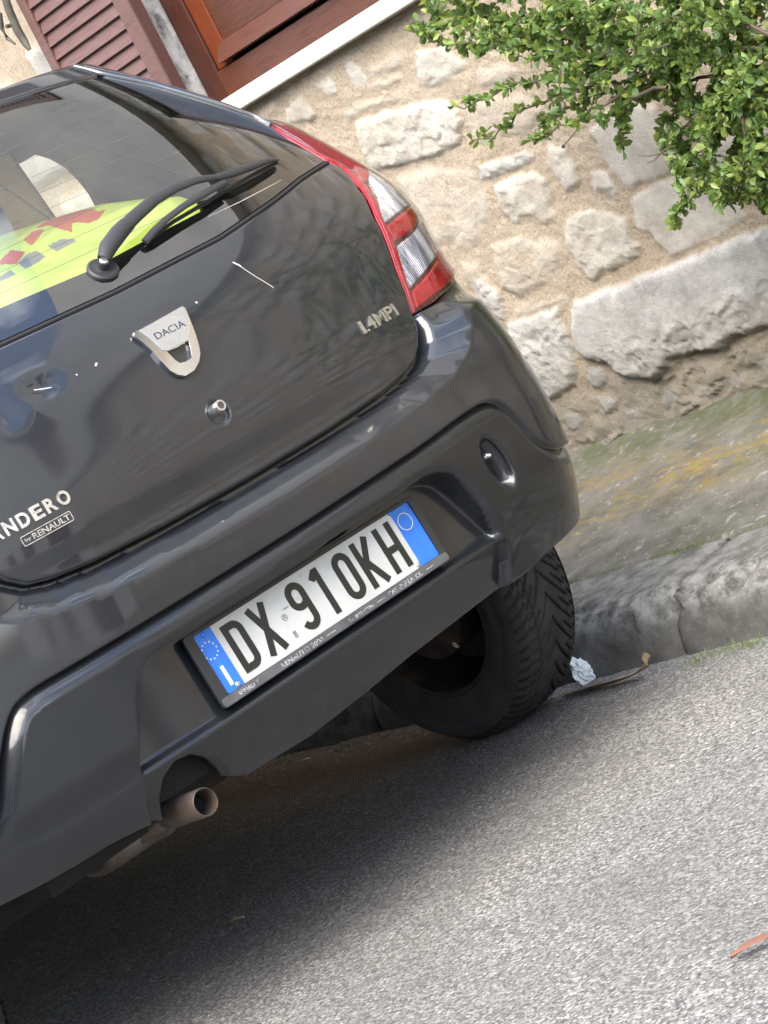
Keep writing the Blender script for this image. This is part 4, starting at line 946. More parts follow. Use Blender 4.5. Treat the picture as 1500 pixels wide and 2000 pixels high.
# kind: 0 pale rough, 1 pale smooth, 2 mortar-coloured bump, 3 grey rough, 4 grey smooth
ST=[(0,.028,z2([(-10,450),(60,420),(150,395),(260,365),(350,378),(385,440),(375,520),(290,572),(180,602),(60,628),(8,560)])),
(3,.014,z2([(440,610),(560,570),(620,553),(658,578),(612,607),(458,668)])),
(0,.02,z2([(498,680),(560,650),(645,630),(692,655),(714,735),(702,762),(575,815),(520,770)])),
(0,.018,z2([(688,528),(762,540),(802,610),(808,682),(770,708),(730,662),(700,600)])),
(0,.016,z2([(848,622),(902,618),(962,700),(945,737),(898,702),(858,695)])),
(0,.030,z2([(758,840),(770,805),(830,768),(900,768),(985,800),(1032,900),(1020,945),(900,1000),(870,1038),(808,980),(770,900)])),
(1,.016,z2([(845,480),(920,400),(1100,380),(1170,600),(1150,640),(990,692),(930,620)])),
(1,.016,z2([(1000,728),(1110,668),(1240,640),(1400,740),(1420,800),(1150,948),(1060,850),(1030,842)])),
(1,.014,z2([(1180,560),(1300,520),(1500,430),(1600,560),(1600,700),(1430,740),(1250,640),(1190,640)])),
(0,.016,z2([(213,188),(320,165),(410,240),(330,295),(248,322),(220,290)])),
(2,.018,z2([(-20,370),(100,345),(180,328),(192,352),(100,400),(-10,430)])),
(1,.012,z1_([(1348,250),(1372,235),(1410,262),(1440,310),(1440,332),(1395,342),(1370,320)])),
(0,.014,z1_([(1118,425),(1180,372),(1240,440),(1222,472),(1130,490)])),
(0,.014,z1_([(1225,330),(1290,290),(1320,360),(1290,380)])),
(2,.016,z2([(20,250),(160,170),(190,230),(60,300)])),
(2,.022,z2([(478,900),(600,848),(740,878),(765,960),(700,1052),(600,1102),(520,1062),(498,980)])),
(2,.014,z2([(120,640),(300,600),(430,618),(502,760),(480,822),(300,908),(265,880)])),
(2,.022,z2([(360,950),(440,955),(505,1060),(525,1132),(450,1135),(380,1020)])),
(2,.016,z2([(30,300),(150,262),(190,300),(120,335),(20,350)])),(2,.016,z2([(420,250),(560,215),(600,270),(560,320),(440,330)])),(2,.014,z2([(600,700),(720,740),(750,800),(690,830),(600,810)])),
(2,.016,z2([(560,1120),(700,1075),(780,1060),(790,1110),(640,1170),(570,1190)])),(2,.014,z2([(330,830),(430,790),(480,840),(450,900),(360,930)])),(2,.014,z2([(880,1060),(1000,1010),(1060,1000),(1080,1020),(960,1070)])),
(2,.014,z1_([(1000,400),(1080,380),(1110,440),(1060,500),(1000,480)])),(2,.014,z1_([(1300,440),(1380,400),(1420,450),(1360,490)])),
(2,.012,z2([(400,350),(600,330),(700,400),(640,480),(450,540),(390,470)])),
(5,.040,z4([(798,162),(1120,38),(1500,-112),(1700,-200),(1700,210),(1500,262),(1400,285),(1335,342),(1230,350),(1150,382),(1105,448),(1020,445),(960,430),(930,392),(868,375),(830,372),(800,330),(790,250)])),
(3,.034,z4([(548,245),(640,215),(738,182),(760,260),(800,340),(802,470),(695,532),(620,470),(560,380)])),
(3,.028,z4([(420,60),(520,130),(540,240),(470,190)])),
(4,.018,z4([(838,440),(850,415),(880,408),(908,430),(912,462),(890,490),(855,482)])),
(4,.016,z4([(757,580),(790,558),(825,600),(830,640),(795,648),(765,620)])),
(4,.014,z4([(1112,492),(1160,488),(1185,520),(1150,556),(1112,545)])),
(4,.012,z4([(1230,475),(1290,480),(1302,520),(1262,528)])),
(4,.016,z4([(1470,385),(1500,368),(1560,380),(1560,420),(1500,428)])),
(4,.010,z4([(1318,440),(1350,440),(1360,452),(1400,430),(1425,405),(1428,425),(1395,468),(1370,455),(1325,460)])),
(3,.010,z4([(870,520),(930,510),(950,560),(900,580)])),(3,.010,z4([(970,570),(1030,555),(1050,600),(990,620)])),
(3,.022,z4([(700,600),(740,620),(760,670),(720,690)]))]
ST=[(k,h,[wyz(p) for p in L]) for k,h,L in ST]
WN=dict(y0=.80,y1=2.13,z0=1.525,z1=2.75)
def wall_height(Y,Z,traced=True):
    n=Y.size;h=np.zeros(n);st=np.zeros(n);tn=np.zeros(n)
    lowf=sm(.70,.50,0*Y+0) if 0 else (1-sm(.34,.60,Z+.08*(fbm(Y*5,Z*5,3)-.5)))
    h+=.016*(fbm(Y*6,Z*6,11)-.5)+.009*(fbm(Y*28,Z*28,12,5)-.5)+.002*facets(Y,Z,.012,14)
    # rows of random stones outside the traced zone
    wx=Y+.06*(fbm(Y*3,Z*3,21)-.5);wz=Z+.07*(fbm(Y*3,Z*3,22)-.5)
    row=np.floor(wz/.23);fr_=(wz/.23)-row;rr=(row*7919%13)/13.;cw=.30+.16*rr;cx=wx/cw+rr*3.7;ci=np.floor(cx);fx=cx-ci
    hid=((ci*374761+row*668265)%97)/97.
    d=np.minimum(np.minimum(fx,1-fx)*cw,np.minimum(fr_,1-fr_)*.23)-.022-.03*(fbm(Y*9,Z*9,23))-.05*(hid<.35)
    rnd=sm(0,.016,d);zone=np.ones(n)
    if traced:
        for k,hh,P in ST: zone=np.minimum(zone,sm(.03,.06,-sdist(np.stack([Y,Z],1),P)))
        # traced area: nothing random inside the visible window of the photo
        vis=sm(-.05,.05,Y-.30)*(1-sm(2.1,2.3,Y))*(1-sm(1.50,1.56,Z));zone=zone*(1-vis)
    wy=Y+.030*(fbm(Y*11,Z*11,34)-.5)+.012*(fbm(Y*45,Z*45,36)-.5);wz2=Z+.030*(fbm(Y*11,Z*11,35)-.5)+.012*(fbm(Y*45,Z*45,37)-.5)
    rough=.30*facets(wy+wz2*.5,wz2*1.5,.060,31)+.16*facets(wy*1.6,wz2,.022,32)+.42*fbm(wy*34,wz2*34,33,5)+.12
    h+=zone*rnd*(.012+.016*rough*(hid>.2));st=np.maximum(st,zone*rnd*(hid>.12));tn=np.where(zone*rnd>.5,(hid*5)%1*.7,tn)
    if traced:
        for k,hh,P in ST:
            q=np.stack([Y+.016*(fbm(Y*22,Z*22,41)-.5)+.014*(fbm(Y*60,Z*60,42)-.5),Z+.016*(fbm(Y*22,Z*22,43)-.5)+.014*(fbm(Y*60,Z*60,44)-.5)],1)
            P_=np.array(P);bb=(q[:,0]>P_[:,0].min()-.03)&(q[:,0]<P_[:,0].max()+.03)&(q[:,1]>P_[:,1].min()-.03)&(q[:,1]<P_[:,1].max()+.03)
            if not bb.any(): continue
            d=np.full(n,-1.);d[bb]=sdist(q[bb],P)
            m_=sm(-.002,.007 if k!=2 else .03,d)
            rg={0:.85,1:.22,2:.6,3:1.1,4:.3,5:1.}[k]
            if k==5:
                tp=.625-.02*(Y-.8);dt=tp-Z;rg=.18+1.5*sm(.085,.14,dt+.03*(fbm(Y*9,Z*9,55)-.5))
            add=hh*(.26+.14*sm(0,.02,d))*(1.5 if k==5 else 1)+rg*min(hh,.022)*.9*(rough-.45)*(.4+.6*sm(0,.012,d))
            h=np.where(m_>0,h*(1-m_)+m_*(add+ (0 if k in (1,4,5) else .3*h)),h)
            st=np.maximum(st,sm(-.001,.004 if k!=2 else .02,d)*(1 if k!=2 else .5*sm(.35,.6,fbm(Y*16,Z*16,57)+.15)));tn=np.where(d>-.001,{0:.05,1:.10,2:.1,3:.70,4:1.0,5:.9}[k]-.0,tn)
    h+=lowf*(1-.8*(st>.5))*(.020*(fbm(Y*14,Z*14,51)-.3)+.012*(facets(wy+wz2,wz2*1.4,.035,52)-.4)*sm(.35,.6,fbm(Y*8,Z*8,53)))
    return h,st,tn,lowf
house=empty('stone_house',(2.05,1.5,.2),label='stone-walled house along the pavement with rough pale stones set in beige mortar',cat='house')
def wall_patch(name,y0,y1,z0,z1,step,traced,par=None,skip=None):
    ny=int((y1-y0)/step)+1;nz=int((z1-z0)/step)+1
    Yg,Zg=np.meshgrid(np.linspace(y0,y1,ny),np.linspace(z0,z1,nz));Y=Yg.ravel();Z=Zg.ravel()
    h,st,tn,lo=wall_height(Y,Z,traced)
    V=np.stack([WB-.05*Y-h,Y-h*.05,Z],1)
    i,j=np.meshgrid(np.arange(ny-1),np.arange(nz-1));a=(j*ny+i).ravel();Fc=np.stack([a,a+ny,a+ny+1,a+1],1)
    if skip is not None:
        c=np.stack([Y[Fc].mean(1),Z[Fc].mean(1)],1);Fc=Fc[~skip(c)]
    me=bpy.data.meshes.new(name);me.vertices.add(len(V));me.vertices.foreach_set('co',V.ravel());me.loops.add(len(Fc)*4);me.loops.foreach_set('vertex_index',Fc.ravel())
    me.polygons.add(len(Fc));me.polygons.foreach_set('loop_start',np.arange(len(Fc))*4);me.polygons.foreach_set('loop_total',np.full(len(Fc),4));me.polygons.foreach_set('use_smooth',np.ones(len(Fc),bool));me.update(calc_edges=True);me.validate()
    me.materials.append(MT['wall']);o=bpy.data.objects.new(name,me);COL.objects.link(o);o.parent=par or house;o.matrix_parent_inverse=Matrix.Translation(-house.location)
    fattr(o,'stone',st);fattr(o,'tone',tn);fattr(o,'damp',lo);return o
inwin=lambda c:(c[:,0]>WN['y0'])&(c[:,0]<WN['y1'])&(c[:,1]>WN['z0'])&(c[:,1]<WN['z1'])
wall_patch('wall',.10,2.36,.10,1.80,.006,True,skip=inwin)
wall_patch('wall',-6.0,.10,.10,2.90,.022,False)
wall_patch('wall',2.36,9.0,.10,2.90,.022,False)
wall_patch('wall',.10,2.36,1.80,2.90,.022,False,skip=inwin)
def W(b,y,z): return (b-.05*y,y,z)               # b = distance across the street from the origin
def wbox(mb,b0,b1,y0,y1,z0,z1,mi=0): return mb.box((b0,y0,z0),(b1,y1,z1),mi,fn=lambda p:W(*p))
mb=MB();wbox(mb,WB+.005,WB+.5,-6,9,2.90,4.5);wbox(mb,WB-.10,WB+.004,-6,9,2.90,3.05);wbox(mb,WB+.45,WB+.5,-6,9,0,2.9);mb.build('upper_wall','plaster',house)
mb=MB()
for y0 in (-5.4,1.0,3.6,6.0):
    f=MB();wbox(f,WB-.02,WB+.003,y0,y0+1.15,3.35,4.3)
    for k in range(16): wbox(f,WB-.035,WB-.021,y0+.06,y0+.54,3.42+k*.05,3.45+k*.05);wbox(f,WB-.035,WB-.021,y0+.61,y0+1.09,3.42+k*.05,3.45+k*.05)
    f.build('closed_shutter','shutterd',house)
mb=MB();wbox(mb,WB+.02,WB+.40,-4.7,-3.4,.1,2.5);
# window with sill
wn=empty('window',(2.0,1.5,1.53));wn.parent=house;wn.matrix_parent_inverse=Matrix.Translation(-house.location)
def wpart(mb,n,m,**k):
    o=mb.build(n,m,None,**k);o.parent=wn;o.matrix_parent_inverse=(Matrix.Translation(wn.location)).inverted();return o
y0,y1=WN['y0'],WN['y1'];z0=1.57
mb=MB();wbox(mb,WB-.045,WB+.16,y0-.10,y1+.02,1.522,1.57);wpart(mb,'sill','marble',bevel=.004)
mb=MB();wbox(mb,WB-.004,WB+.16,y1+.001,y1+.06,1.50,2.85);wbox(mb,WB-.004,WB+.16,y0-.06,y0-.001,1.50,2.85);wbox(mb,WB-.004,WB+.16,y0-.06,y1+.06,2.75,2.85);wpart(mb,'reveal_side','reveal')
mb=MB();wbox(mb,WB+.055,WB+.13,y1-.085,y1-.001,z0,2.75);wpart(mb,'frame_post','woodv',bevel=.004)
mb=MB();wbox(mb,WB+.055,WB+.13,y0,y0+.085,z0,2.75);wpart(mb,'frame_post','woodv',bevel=.004)
mb=MB();wbox(mb,WB+.050,WB+.125,y0+.086,y1-.086,z0,z0+.085);wpart(mb,'bottom_rail','wood',bevel=.004)
mb=MB();
mb.add([W(*p) for p in ((WB+.030,y0+.086,z0+.10),(WB+.030,y1-.13,z0+.10),(WB+.065,y1-.13,z0+.155),(WB+.065,y0+.086,z0+.155),(WB+.065,y0+.086,z0+.098),(WB+.065,y1-.13,z0+.098))],[(0,1,2,3),(0,3,4),(1,5,2),(0,4,5,1)]);wpart(mb,'weather_bar','wood')
mb=MB();wbox(mb,WB+.062,WB+.118,y1-.155,y1-.087,z0+.087,2.74);wpart(mb,'sash_stile','woodo',bevel=.004)
mb=MB();wbox(mb,WB+.064,WB+.116,y0+.086,y1-.156,z0+.150,z0+.30);wpart(mb,'sash_rail','wood',bevel=.006)
mb=MB();wbox(mb,WB+.075,WB+.10,y1-.20,y1-.157,z0+.301,2.74);wbox(mb,WB+.075,WB+.10,y0+.086,y1-.201,z0+.301,z0+.325);wpart(mb,'glazing_bead','satin')
mb=MB();wbox(mb,WB+.085,WB+.09,y0+.086,y1-.19,z0+.31,2.74);wpart(mb,'pane','pane')
mb=MB();wbox(mb,WB+.3,WB+.31,y0-.1,y1+.1,1.4,2.9);wpart(mb,'curtain','seat')
# open shutter folded back against the wall
sh=empty('window_shutter',(1.9,2.4,1.6),label='faded reddish-brown louvred shutter folded open against the wall, left of the window',cat='shutter')
def pz(px,b): p=hitw(px,b);return p[1],p[2]
bs=WB-.085
yr=pz((235,0),bs)[0];yr=(pz((248,0),bs)[0]+pz((325,150),bs)[0])/2
yl=(pz((25,0),bs)[0]+pz((105,138),bs)[0])/2
yr2=yr+.062;yl2=yl-.035
mb=MB();wbox(mb,bs,bs+.04,yr+.0,yr2,1.56,2.75);mb.build('stile','shutter',sh,bevel=.004)
mb=MB();wbox(mb,bs,bs+.04,yl2,yl,1.56,2.75);mb.build('stile','shutter',sh,bevel=.004)
mb=MB();wbox(mb,bs+.001,bs+.04,yr-.006,yr-.0005,1.56,2.75);mb.build('edge','shutterd',sh)
mb=MB();wbox(mb,bs,bs+.04,yr2+.001,yl2-.001,1.56,1.66);mb.build('rail','shutter',sh,bevel=.004)
for k in range(26):
    z=1.675+k*.0415
    mb=MB();A=[(bs+.003,z-.002),(bs+.016,z+.040),(bs+.024,z+.038),(bs+.011,z-.005)]
    V=[W(b,y,zz_) for y in (yr2+.001,yl2-.001) for b,zz_ in A];mb.add(V,[(0,1,2,3),(7,6,5,4),(0,4,5,1),(1,5,6,2),(2,6,7,3),(3,7,4,0)]);mb.build('louvre','shutter',sh,bevel=.0015)
mb=MB();wbox(mb,bs+.039,bs+.0405,yr2,yl2,1.60,2.7);mb.build('backing','shutterd',sh)
la=empty('shutter_catch',tuple(hitw((30,60),bs)),label='old iron shutter catch with a curved tongue on the outer edge of the shutter',cat='catch')
mb=MB();P=[hitw(q,bs-.02) for q in ((2,-30),(18,20),(35,60),(50,85),(58,97))];mb.tube(P,[.012,.013,.013,.012,.007],12,flat=.6);mb.build('bar','iron',la,smooth=True)
mb=MB();P=[hitw(q,bs-.045) for q in ((0,25),(4,55),(14,75),(30,86))];mb.tube(P,[.006,.007,.006,.003],10);mb.tube([hitw((12,52),bs-.045),hitw((28,47),bs-.015)],.006,10);mb.build('tongue','iron',la,smooth=True)
# downpipe stub / cable in the jamb
mb=MB();P=[hitw(q,WB-.02) for q in ((372,150),(388,175),(400,200),(410,230))];
# ------------------------------------------------ ground
def kx(y): return .915-.05*y
def sheet(name,xs,ys,zf,m,kind='structure'):
    X,Y=np.meshgrid(xs,ys);X=X.ravel();Y=Y.ravel();Xw=X-.05*Y;V=np.stack([Xw,Y,zf(X,Y)],1);nx=len(xs)
    i,j=np.meshgrid(np.arange(nx-1),np.arange(len(ys)-1));a=(j*nx+i).ravel();Fc=np.stack([a,a+1,a+nx+1,a+nx],1)
    o=obj(name,V,Fc,m,None,True);o['kind']=kind;return o,X,Y
rx=np.concatenate([np.linspace(-60,-6,8),np.linspace(-5,-1.2,30),np.arange(-1.18,.9,.02),[.905,.95,1.2,3,30]])
ry=np.concatenate([np.linspace(-60,-6,8),np.linspace(-5,-1.6,30),np.arange(-1.58,2.2,.02),np.linspace(2.3,8,12),[20,60]])
road,X,Y=sheet('road',rx,ry,lambda x,y:.006*(fbm(x*5,y*5,61)-.5)*(np.abs(x)<3)+.004*(fbm(x*30,y*30,62)-.5)*(np.abs(x)<1.2)+.012*sm(.80,.92,x)*fbm(x*12,y*12,63),'asphalt')
gut=sm(.55,.88,X)*(sm(.55,.95,Y+.3*(fbm(X*6,Y*6,64)-.5)))*.95+sm(.40,.75,X)*sm(.62,1.0,Y)*.5
fattr(road,'gutter',np.clip(gut,0,1))
# kerb stones
ks=[-6,-4.4,-3.2,-2.1,-1.05,-.28,.262,1.25,2.2,3.3,4.4,5.6,7,9];
for i in range(len(ks)-1):
    a,b=ks[i]+.004,ks[i+1]-.004;dense=.0125 if -1.1<a<1.3 else .05
    ys=np.linspace(a,b,max(3,int((b-a)/dense)));prof=[(.918,-.03),(.926,.02),(.934,.06),(.943,.092),(.952,.112),(.966,.128),(.984,.138),(1.02,.142),(1.08,.145),(1.14,.147),(1.195,.149),(1.20,.12)]
    pr=resamp(prof,.012 if dense<.02 else .05,False);V=[]
    for y in ys:
        e=min(y-a,b-y);rd=.010*math.exp(-e/.012)
        for j,(bx_,z) in enumerate(pr):
            V.append((bx_-.05*y,y,z,rd))
    V=np.array(V);tt=np.tile(np.linspace(0,1,len(pr)),len(ys));nn=fbm(V[:,1]*9,V[:,2]*20+V[:,0]*9,70)-.5;n2=fbm(V[:,1]*40,V[:,2]*60+V[:,0]*40,71)-.5
    edge=np.exp(-((V[:,0]+.05*V[:,1]-.972)/.03)**2)
    chip=edge*np.clip(facets(V[:,1],V[:,0]+V[:,2],.07,73)-.62,0,1)*.055
    P=np.stack([V[:,0]+.008*nn+.004*n2+chip*.8+V[:,3],V[:,1],V[:,2]+.006*nn-chip*.8-V[:,3]*.7],1);m_=len(pr)
    Fc=[(r_*m_+c,r_*m_+c+1,(r_+1)*m_+c+1,(r_+1)*m_+c) for r_ in range(len(ys)-1) for c in range(m_-1)]+[tuple(range(m_))[::-1],tuple((len(ys)-1)*m_+c for c in range(m_))]
    o=obj('kerb',P,Fc,'kerb',None,True);o['kind']='structure';fattr(o,'edge',np.clip(edge+np.clip((V[:,2]-.09)/.06,0,.6),0,1))
px_=np.concatenate([[1.196],np.arange(1.206,2.02,.012),[2.05,2.09]]);py_=np.concatenate([np.linspace(-6,-.6,40),np.arange(-.58,2.0,.012),np.linspace(2.05,9,40)])
def pz_(x,y):
    return .147+.118*np.clip((x-1.2)/.80,0,1.1)**1.0+.010*(fbm(x*5,y*3,81)-.5)+.008*(fbm(x*18,y*9,82)-.5)-.02*np.exp(-((x-1.203)/.006)**2)+.02*sm(1.93,2.03,x)*fbm(x*15,y*15,83)-.006*(fbm(x*40,y*18,84)>.62)
pav,X,Y=sheet('pavement',px_,py_,pz_,'pavement')
lich=np.exp(-((X-1.72+.10*(Y-.6)*0)/.21)**2)*sm(.20,.5,fbm(X*5,Y*2.2,85))*1.1+.6*np.exp(-((X-1.50)/.06)**2)*sm(.45,.6,fbm(X*4,Y*3,86))*(Y>.55)
fattr(pav,'lichen',np.clip(lich,0,1));fattr(pav,'moss',np.clip(.55*sm(1.75,2.0,X)+.2*sm(.4,.6,fbm(X*4,Y*4,88))+np.exp(-((X-1.205)/.018)**2),0,1))
# ------------------------------------------------ grass, moss, litter
def blades(name,spots,n,hmin,hmax,label,cat):
    V=[];Fc=[];hu=[]
    for _ in range(n):
        c,sp=spots[rng.integers(len(spots))];p=np.array(c)+np.array([rng.normal()*sp[0],rng.normal()*sp[1],0]);h=rng.uniform(hmin,hmax);a=rng.uniform(0,6.28);t=rng.uniform(.2,1.1)
        d=np.array([math.cos(a),math.sin(a),0]);s_=np.array([-d[1],d[0],0])*h*.06;b=len(V)
        for k in range(4):
            u=k/3;q=p+np.array([0,0,1])*h*u*(1-.25*t*u)+d*h*t*u*u*.8;V+= [q-s_*(1-u*.9),q+s_*(1-u*.9)]
        Fc+=[(b+2*k,b+2*k+1,b+2*k+3,b+2*k+2) for k in range(3)];hu+=[rng.uniform(0,1)]*8
    o=obj(name,V,Fc,'grass',None,True);fattr(o,'hue',hu);tag(o,label,cat,kind='stuff');return o
G=[(hit(q,2,.012),(.016,.03)) for q in ((1395,1280),(1420,1272),(1450,1262),(1480,1255),(1500,1248),(1540,1240))]+[(hit((1365,1292),2,.01),(.02,.02))]
blades('grass',G,420,.005,.017,'low green grass growing in the kerb joint at the right edge','grass')
G=[(hit(q,2,.008),(.02,.03)) for q in ((470,1500),(510,1490),(560,1475),(680,1462))]+[(hitw((1445,796),WB-.05)*1.,(.012,.05)),(hitw((1480,782),WB-.05),(.012,.04))]+[(hit((1310,1082),2,.155),(.008,.03)),(hit((1345,1072),2,.155),(.006,.03))]
blades('moss_tufts',G,900,.003,.012,'short moss in the cracks of pavement and gutter','moss')
MT['soil']=mat('dry_soil',(.13,.10,.07),.9)
def litter():
    V=[];Fc=[]
    for _ in range(1500):
        y=rng.uniform(.45,1.9);x=.90-.05*y-abs(rng.normal())*.10;a=rng.uniform(0,3.14);l=rng.uniform(.0015,.007);w_=l*rng.uniform(.2,.6);z=.009+rng.uniform(0,.004)
        d=np.array([math.cos(a),math.sin(a),rng.normal()*.15])*l;s_=np.array([-d[1],d[0],0])*w_/l;p=np.array([x,y,z]);b=len(V);V+=[p-d-s_,p+d-s_*.4,p+d+s_*.4,p-d+s_];Fc.append((b,b+1,b+2,b+3))
    mi=rng.integers(0,3,len(Fc));o=obj('leaf_litter',V,Fc,['soil','redleaf','bark'],None,False,mi=mi);tag(o,'brown crumbled leaf litter in the gutter under the car','litter',kind='stuff')
litter()
def grit():
    V=[];Fc=[]
    for _ in range(3000):
        y=rng.uniform(-1.5,1.5);x=rng.uniform(-1.2,.86)-.05*y;r_=abs(rng.normal())*.0008+.0008;p=np.array([x,y,.0035]);b=len(V);a=rng.uniform(0,6.28)
        for k in range(5): V.append(p+np.array([math.cos(a+k*1.256)*r_*rng.uniform(.7,1.2),math.sin(a+k*1.256)*r_*rng.uniform(.7,1.2),0]))
        V.append(p+np.array([0,0,r_*rng.uniform(.7,1.3)]));Fc+=[(b+k,b+(k+1)%5,b+5) for k in range(5)]
    o=obj('road_grit',V,Fc,['grit','asphalt'],None,False,mi=(rng.random(len(Fc))<.3).astype(int));tag(o,'loose pale grit scattered on the asphalt','grit',kind='stuff')
MT['grit']=mat('pale_grit',(.27,.265,.25),.8)
grit()
# dried strap-shaped leaf by the kerb
P=[hit(q,2,z) for q,z in (((1095,1362),.008),((1130,1350),.012),((1180,1337),.014),((1225,1322),.018),((1252,1310),.024),((1266,1298),.034),((1264,1286),.048),((1254,1278),.058))]
wd=[.005,.016,.020,.019,.014,.009,.017,.009];V=[]
for i,p in enumerate(P):
    t=P[min(i+1,len(P)-1)]-P[max(i-1,0)];t/=np.linalg.norm(t);tw=.3+.25*math.sin(i)+(1.2 if i>=5 else 0);s_=np.cross(t,(0,0,1));s_/=np.linalg.norm(s_);u=np.cross(s_,t);q=s_*math.cos(tw)+u*math.sin(tw)
    V+=[p-q*wd[i],p+u*wd[i]*.25,p+q*wd[i]]
lf=obj('dried_leaf',V,[(3*i+k,3*i+k+1,3*i+4+k,3*i+3+k) for i in range(len(P)-1) for k in range(2)],'dry',None,True);tag(lf,'long dried tan leaf twisted at its tip, lying against the kerb beside the tyre','leaf')
lf.modifiers.new('t','SOLIDIFY').thickness=.0012
m_=lf.modifiers.new('s','SUBSURF');m_.levels=2;m_.render_levels=2
c=hit((1139,1312),2,.03);bm=bmesh.new();bmesh.ops.create_icosphere(bm,subdivisions=4,radius=1)
V=np.array([tuple(v.co) for v in bm.verts]);Fc=[tuple(v.index for v in f.verts) for f in bm.faces];bm.free()
n=facets(V[:,0]+V[:,2]*.7,V[:,1]-V[:,2]*.5,.5,91)+.5*facets(V[:,0]-V[:,2],V[:,1],.25,92);V=V*(.72+.34*n)[:,None]*[.024,.017,.034]
V[:,0]+=V[:,2]*-.25
o=obj('crumpled_paper',V+c,Fc,'tissue',None,False);tag(o,'crumpled white tissue paper wedged between the rear tyre and the kerb','paper')
def flat_leaf(name,p0,p1,w_,m,label,curl=.01):
    p0=np.array(p0);p1=np.array(p1);t=p1-p0;L=np.linalg.norm(t);t/=L;s_=np.cross(t,(0,0,1));V=[];n=10
    for i in range(n+1):
        u=i/n;ww=w_*math.sin(math.pi*min(1,u*.97+.02))**.8
        for k in (-1,0,1): V.append(p0+t*L*u+s_*ww*k+np.array([0,0,.004+curl*math.sin(u*3.1)+(.004 if k else 0)]))
    o=obj(name,V,[(3*i+k,3*i+k+1,3*i+4+k,3*i+3+k) for i in range(n) for k in range(2)],m,None,True);o.modifiers.new('t','SOLIDIFY').thickness=.0006;tag(o,label,'leaf');return o
flat_leaf('fallen_leaf',hit((1430,1878),2,.004),hit((1530,1828),2,.004),.011,'redleaf','reddish-brown fallen leaf on the asphalt at the lower right edge',.004)
flat_leaf('fallen_leaf',hit((452,1806),2,.004),hit((480,1796),2,.004),.004,'straw','tiny pale straw-coloured leaf on the dark asphalt below the exhaust',.002)
flat_leaf('fallen_leaf',hit((590,1492),2,.01),hit((612,1486),2,.01),.005,'straw','tiny pale leaf in the gutter litter between the wheels',.002)
# ------------------------------------------------ shrub hanging over the wall
bush=empty('shrub',(1.9,-.35,.2),label='green small-leaved shrub hanging over the stone wall at the upper right',cat='shrub')
Bp=lambda q,b:hitw(q,b)
def leaf_at(V,Fc,hu,p,d,size,h):
    d=d/np.linalg.norm(d);u=np.array([rng.normal(),rng.normal(),rng.normal()+.6]);s_=np.cross(d,u);s_/=np.linalg.norm(s_)+1e-9;n=np.cross(s_,d);b=len(V);w_=size*rng.uniform(.22,.34);f=rng.uniform(.05,.3)*size;cv=rng.uniform(-.25,.15)*size
    V+= [p,p+d*size*.35+s_*w_*.85+n*f*.8,p+d*size*.70+s_*w_+n*(f+cv*.5),p+d*size+n*cv,p+d*size*.70-s_*w_+n*(f+cv*.5),p+d*size*.35-s_*w_*.85+n*f*.8,p+d*size*.55+n*cv*.4]
    Fc+= [(b,b+1,b+6),(b+1,b+2,b+6),(b+2,b+3,b+6),(b+3,b+4,b+6),(b+4,b+5,b+6),(b+5,b,b+6)];hu+=[h]*7
# main branches (traced) : points, distance across, leafiness
BR=[([(1600,60),(1450,80),(1330,100),(1230,60),(1120,30),(1000,40),(900,30),(850,28),(835,22)],1.72,1.0),
([(1600,90),(1480,95),(1390,110),(1290,130),(1180,110),(1080,100),(1000,75),(930,80),(870,88),(805,62)],1.68,1.1),
([(1550,130),(1420,90),(1280,60),(1150,75),(1050,70),(1000,78),(985,82)],1.80,1.),
([(1450,110),(1300,140),(1190,130),(1090,150),(1010,165),(960,190),(925,205),(884,212)],1.70,.8),
([(1400,150),(1290,160),(1180,165),(1100,180),(1060,200),(1010,225),(1000,245),(960,262),(920,276)],1.74,.55),
([(1350,130),(1250,170),(1150,195),(1110,212),(1072,235),(1062,262),(1030,284)],1.78,.5),
([(1300,160),(1240,180),(1160,215),(1110,240),(1070,258),(1040,275),(1020,272)],1.66,.6),
([(1360,130),(1300,170),(1260,185),(1215,210),(1175,240)],1.76,.9),
([(1300,170),(1220,195),(1212,240),(1216,285)],1.72,.4),
([(1500,140),(1430,180),(1370,220),(1330,270),(1320,320),(1330,360),(1340,390),(1312,430)],1.72,1.0),
([(1520,150),(1450,200),(1400,260),(1380,320),(1390,360),(1420,395),(1460,385)],1.66,1.2),
([(1540,170),(1480,230),(1450,290),(1440,340),(1470,380),(1500,400)],1.75,1.2),
([(1560,210),(1510,270),(1490,320),(1510,370),(1540,400)],1.68,1.2),
([(1480,150),(1400,170),(1340,200),(1300,230),(1290,265),(1300,300)],1.80,1.1),
([(1600,20),(1500,15),(1400,20),(1300,-10),(1200,-20)],1.75,1.1),
([(1600,-40),(1450,-40),(1300,-60),(1100,-40),(950,-30),(880,-10)],1.72,1.1),
([(1500,60),(1400,40),(1330,50),(1240,20),(1150,10),(1060,0)],1.64,1.2),
([(1600,130),(1520,170),(1450,160),(1400,200),(1420,240)],1.62,1.1),
([(1440,230),(1460,290),(1430,350),(1400,390)],1.62,1.1)]
st=MB();V=[];Fc=[];hu=[]
OUTL=[(840,-60),(805,30),(805,72),(870,105),(930,130),(1000,120),(1060,140),(1120,155),(1180,170),(1225,200),(1262,180),(1295,190),(1302,235),(1312,262),(1328,300),(1312,325),(1345,368),(1400,398),(1450,388),(1510,392),(1700,400),(1700,-200),(840,-200)]
BL=[np.array(P_,float) for P_,_,_ in BR]
def okleaf(q):
    p=proj(q)[None];return p[0,0]>1502 or inside(p,OUTL)[0] or min(segd(p,L,False)[0] for L in BL)<13
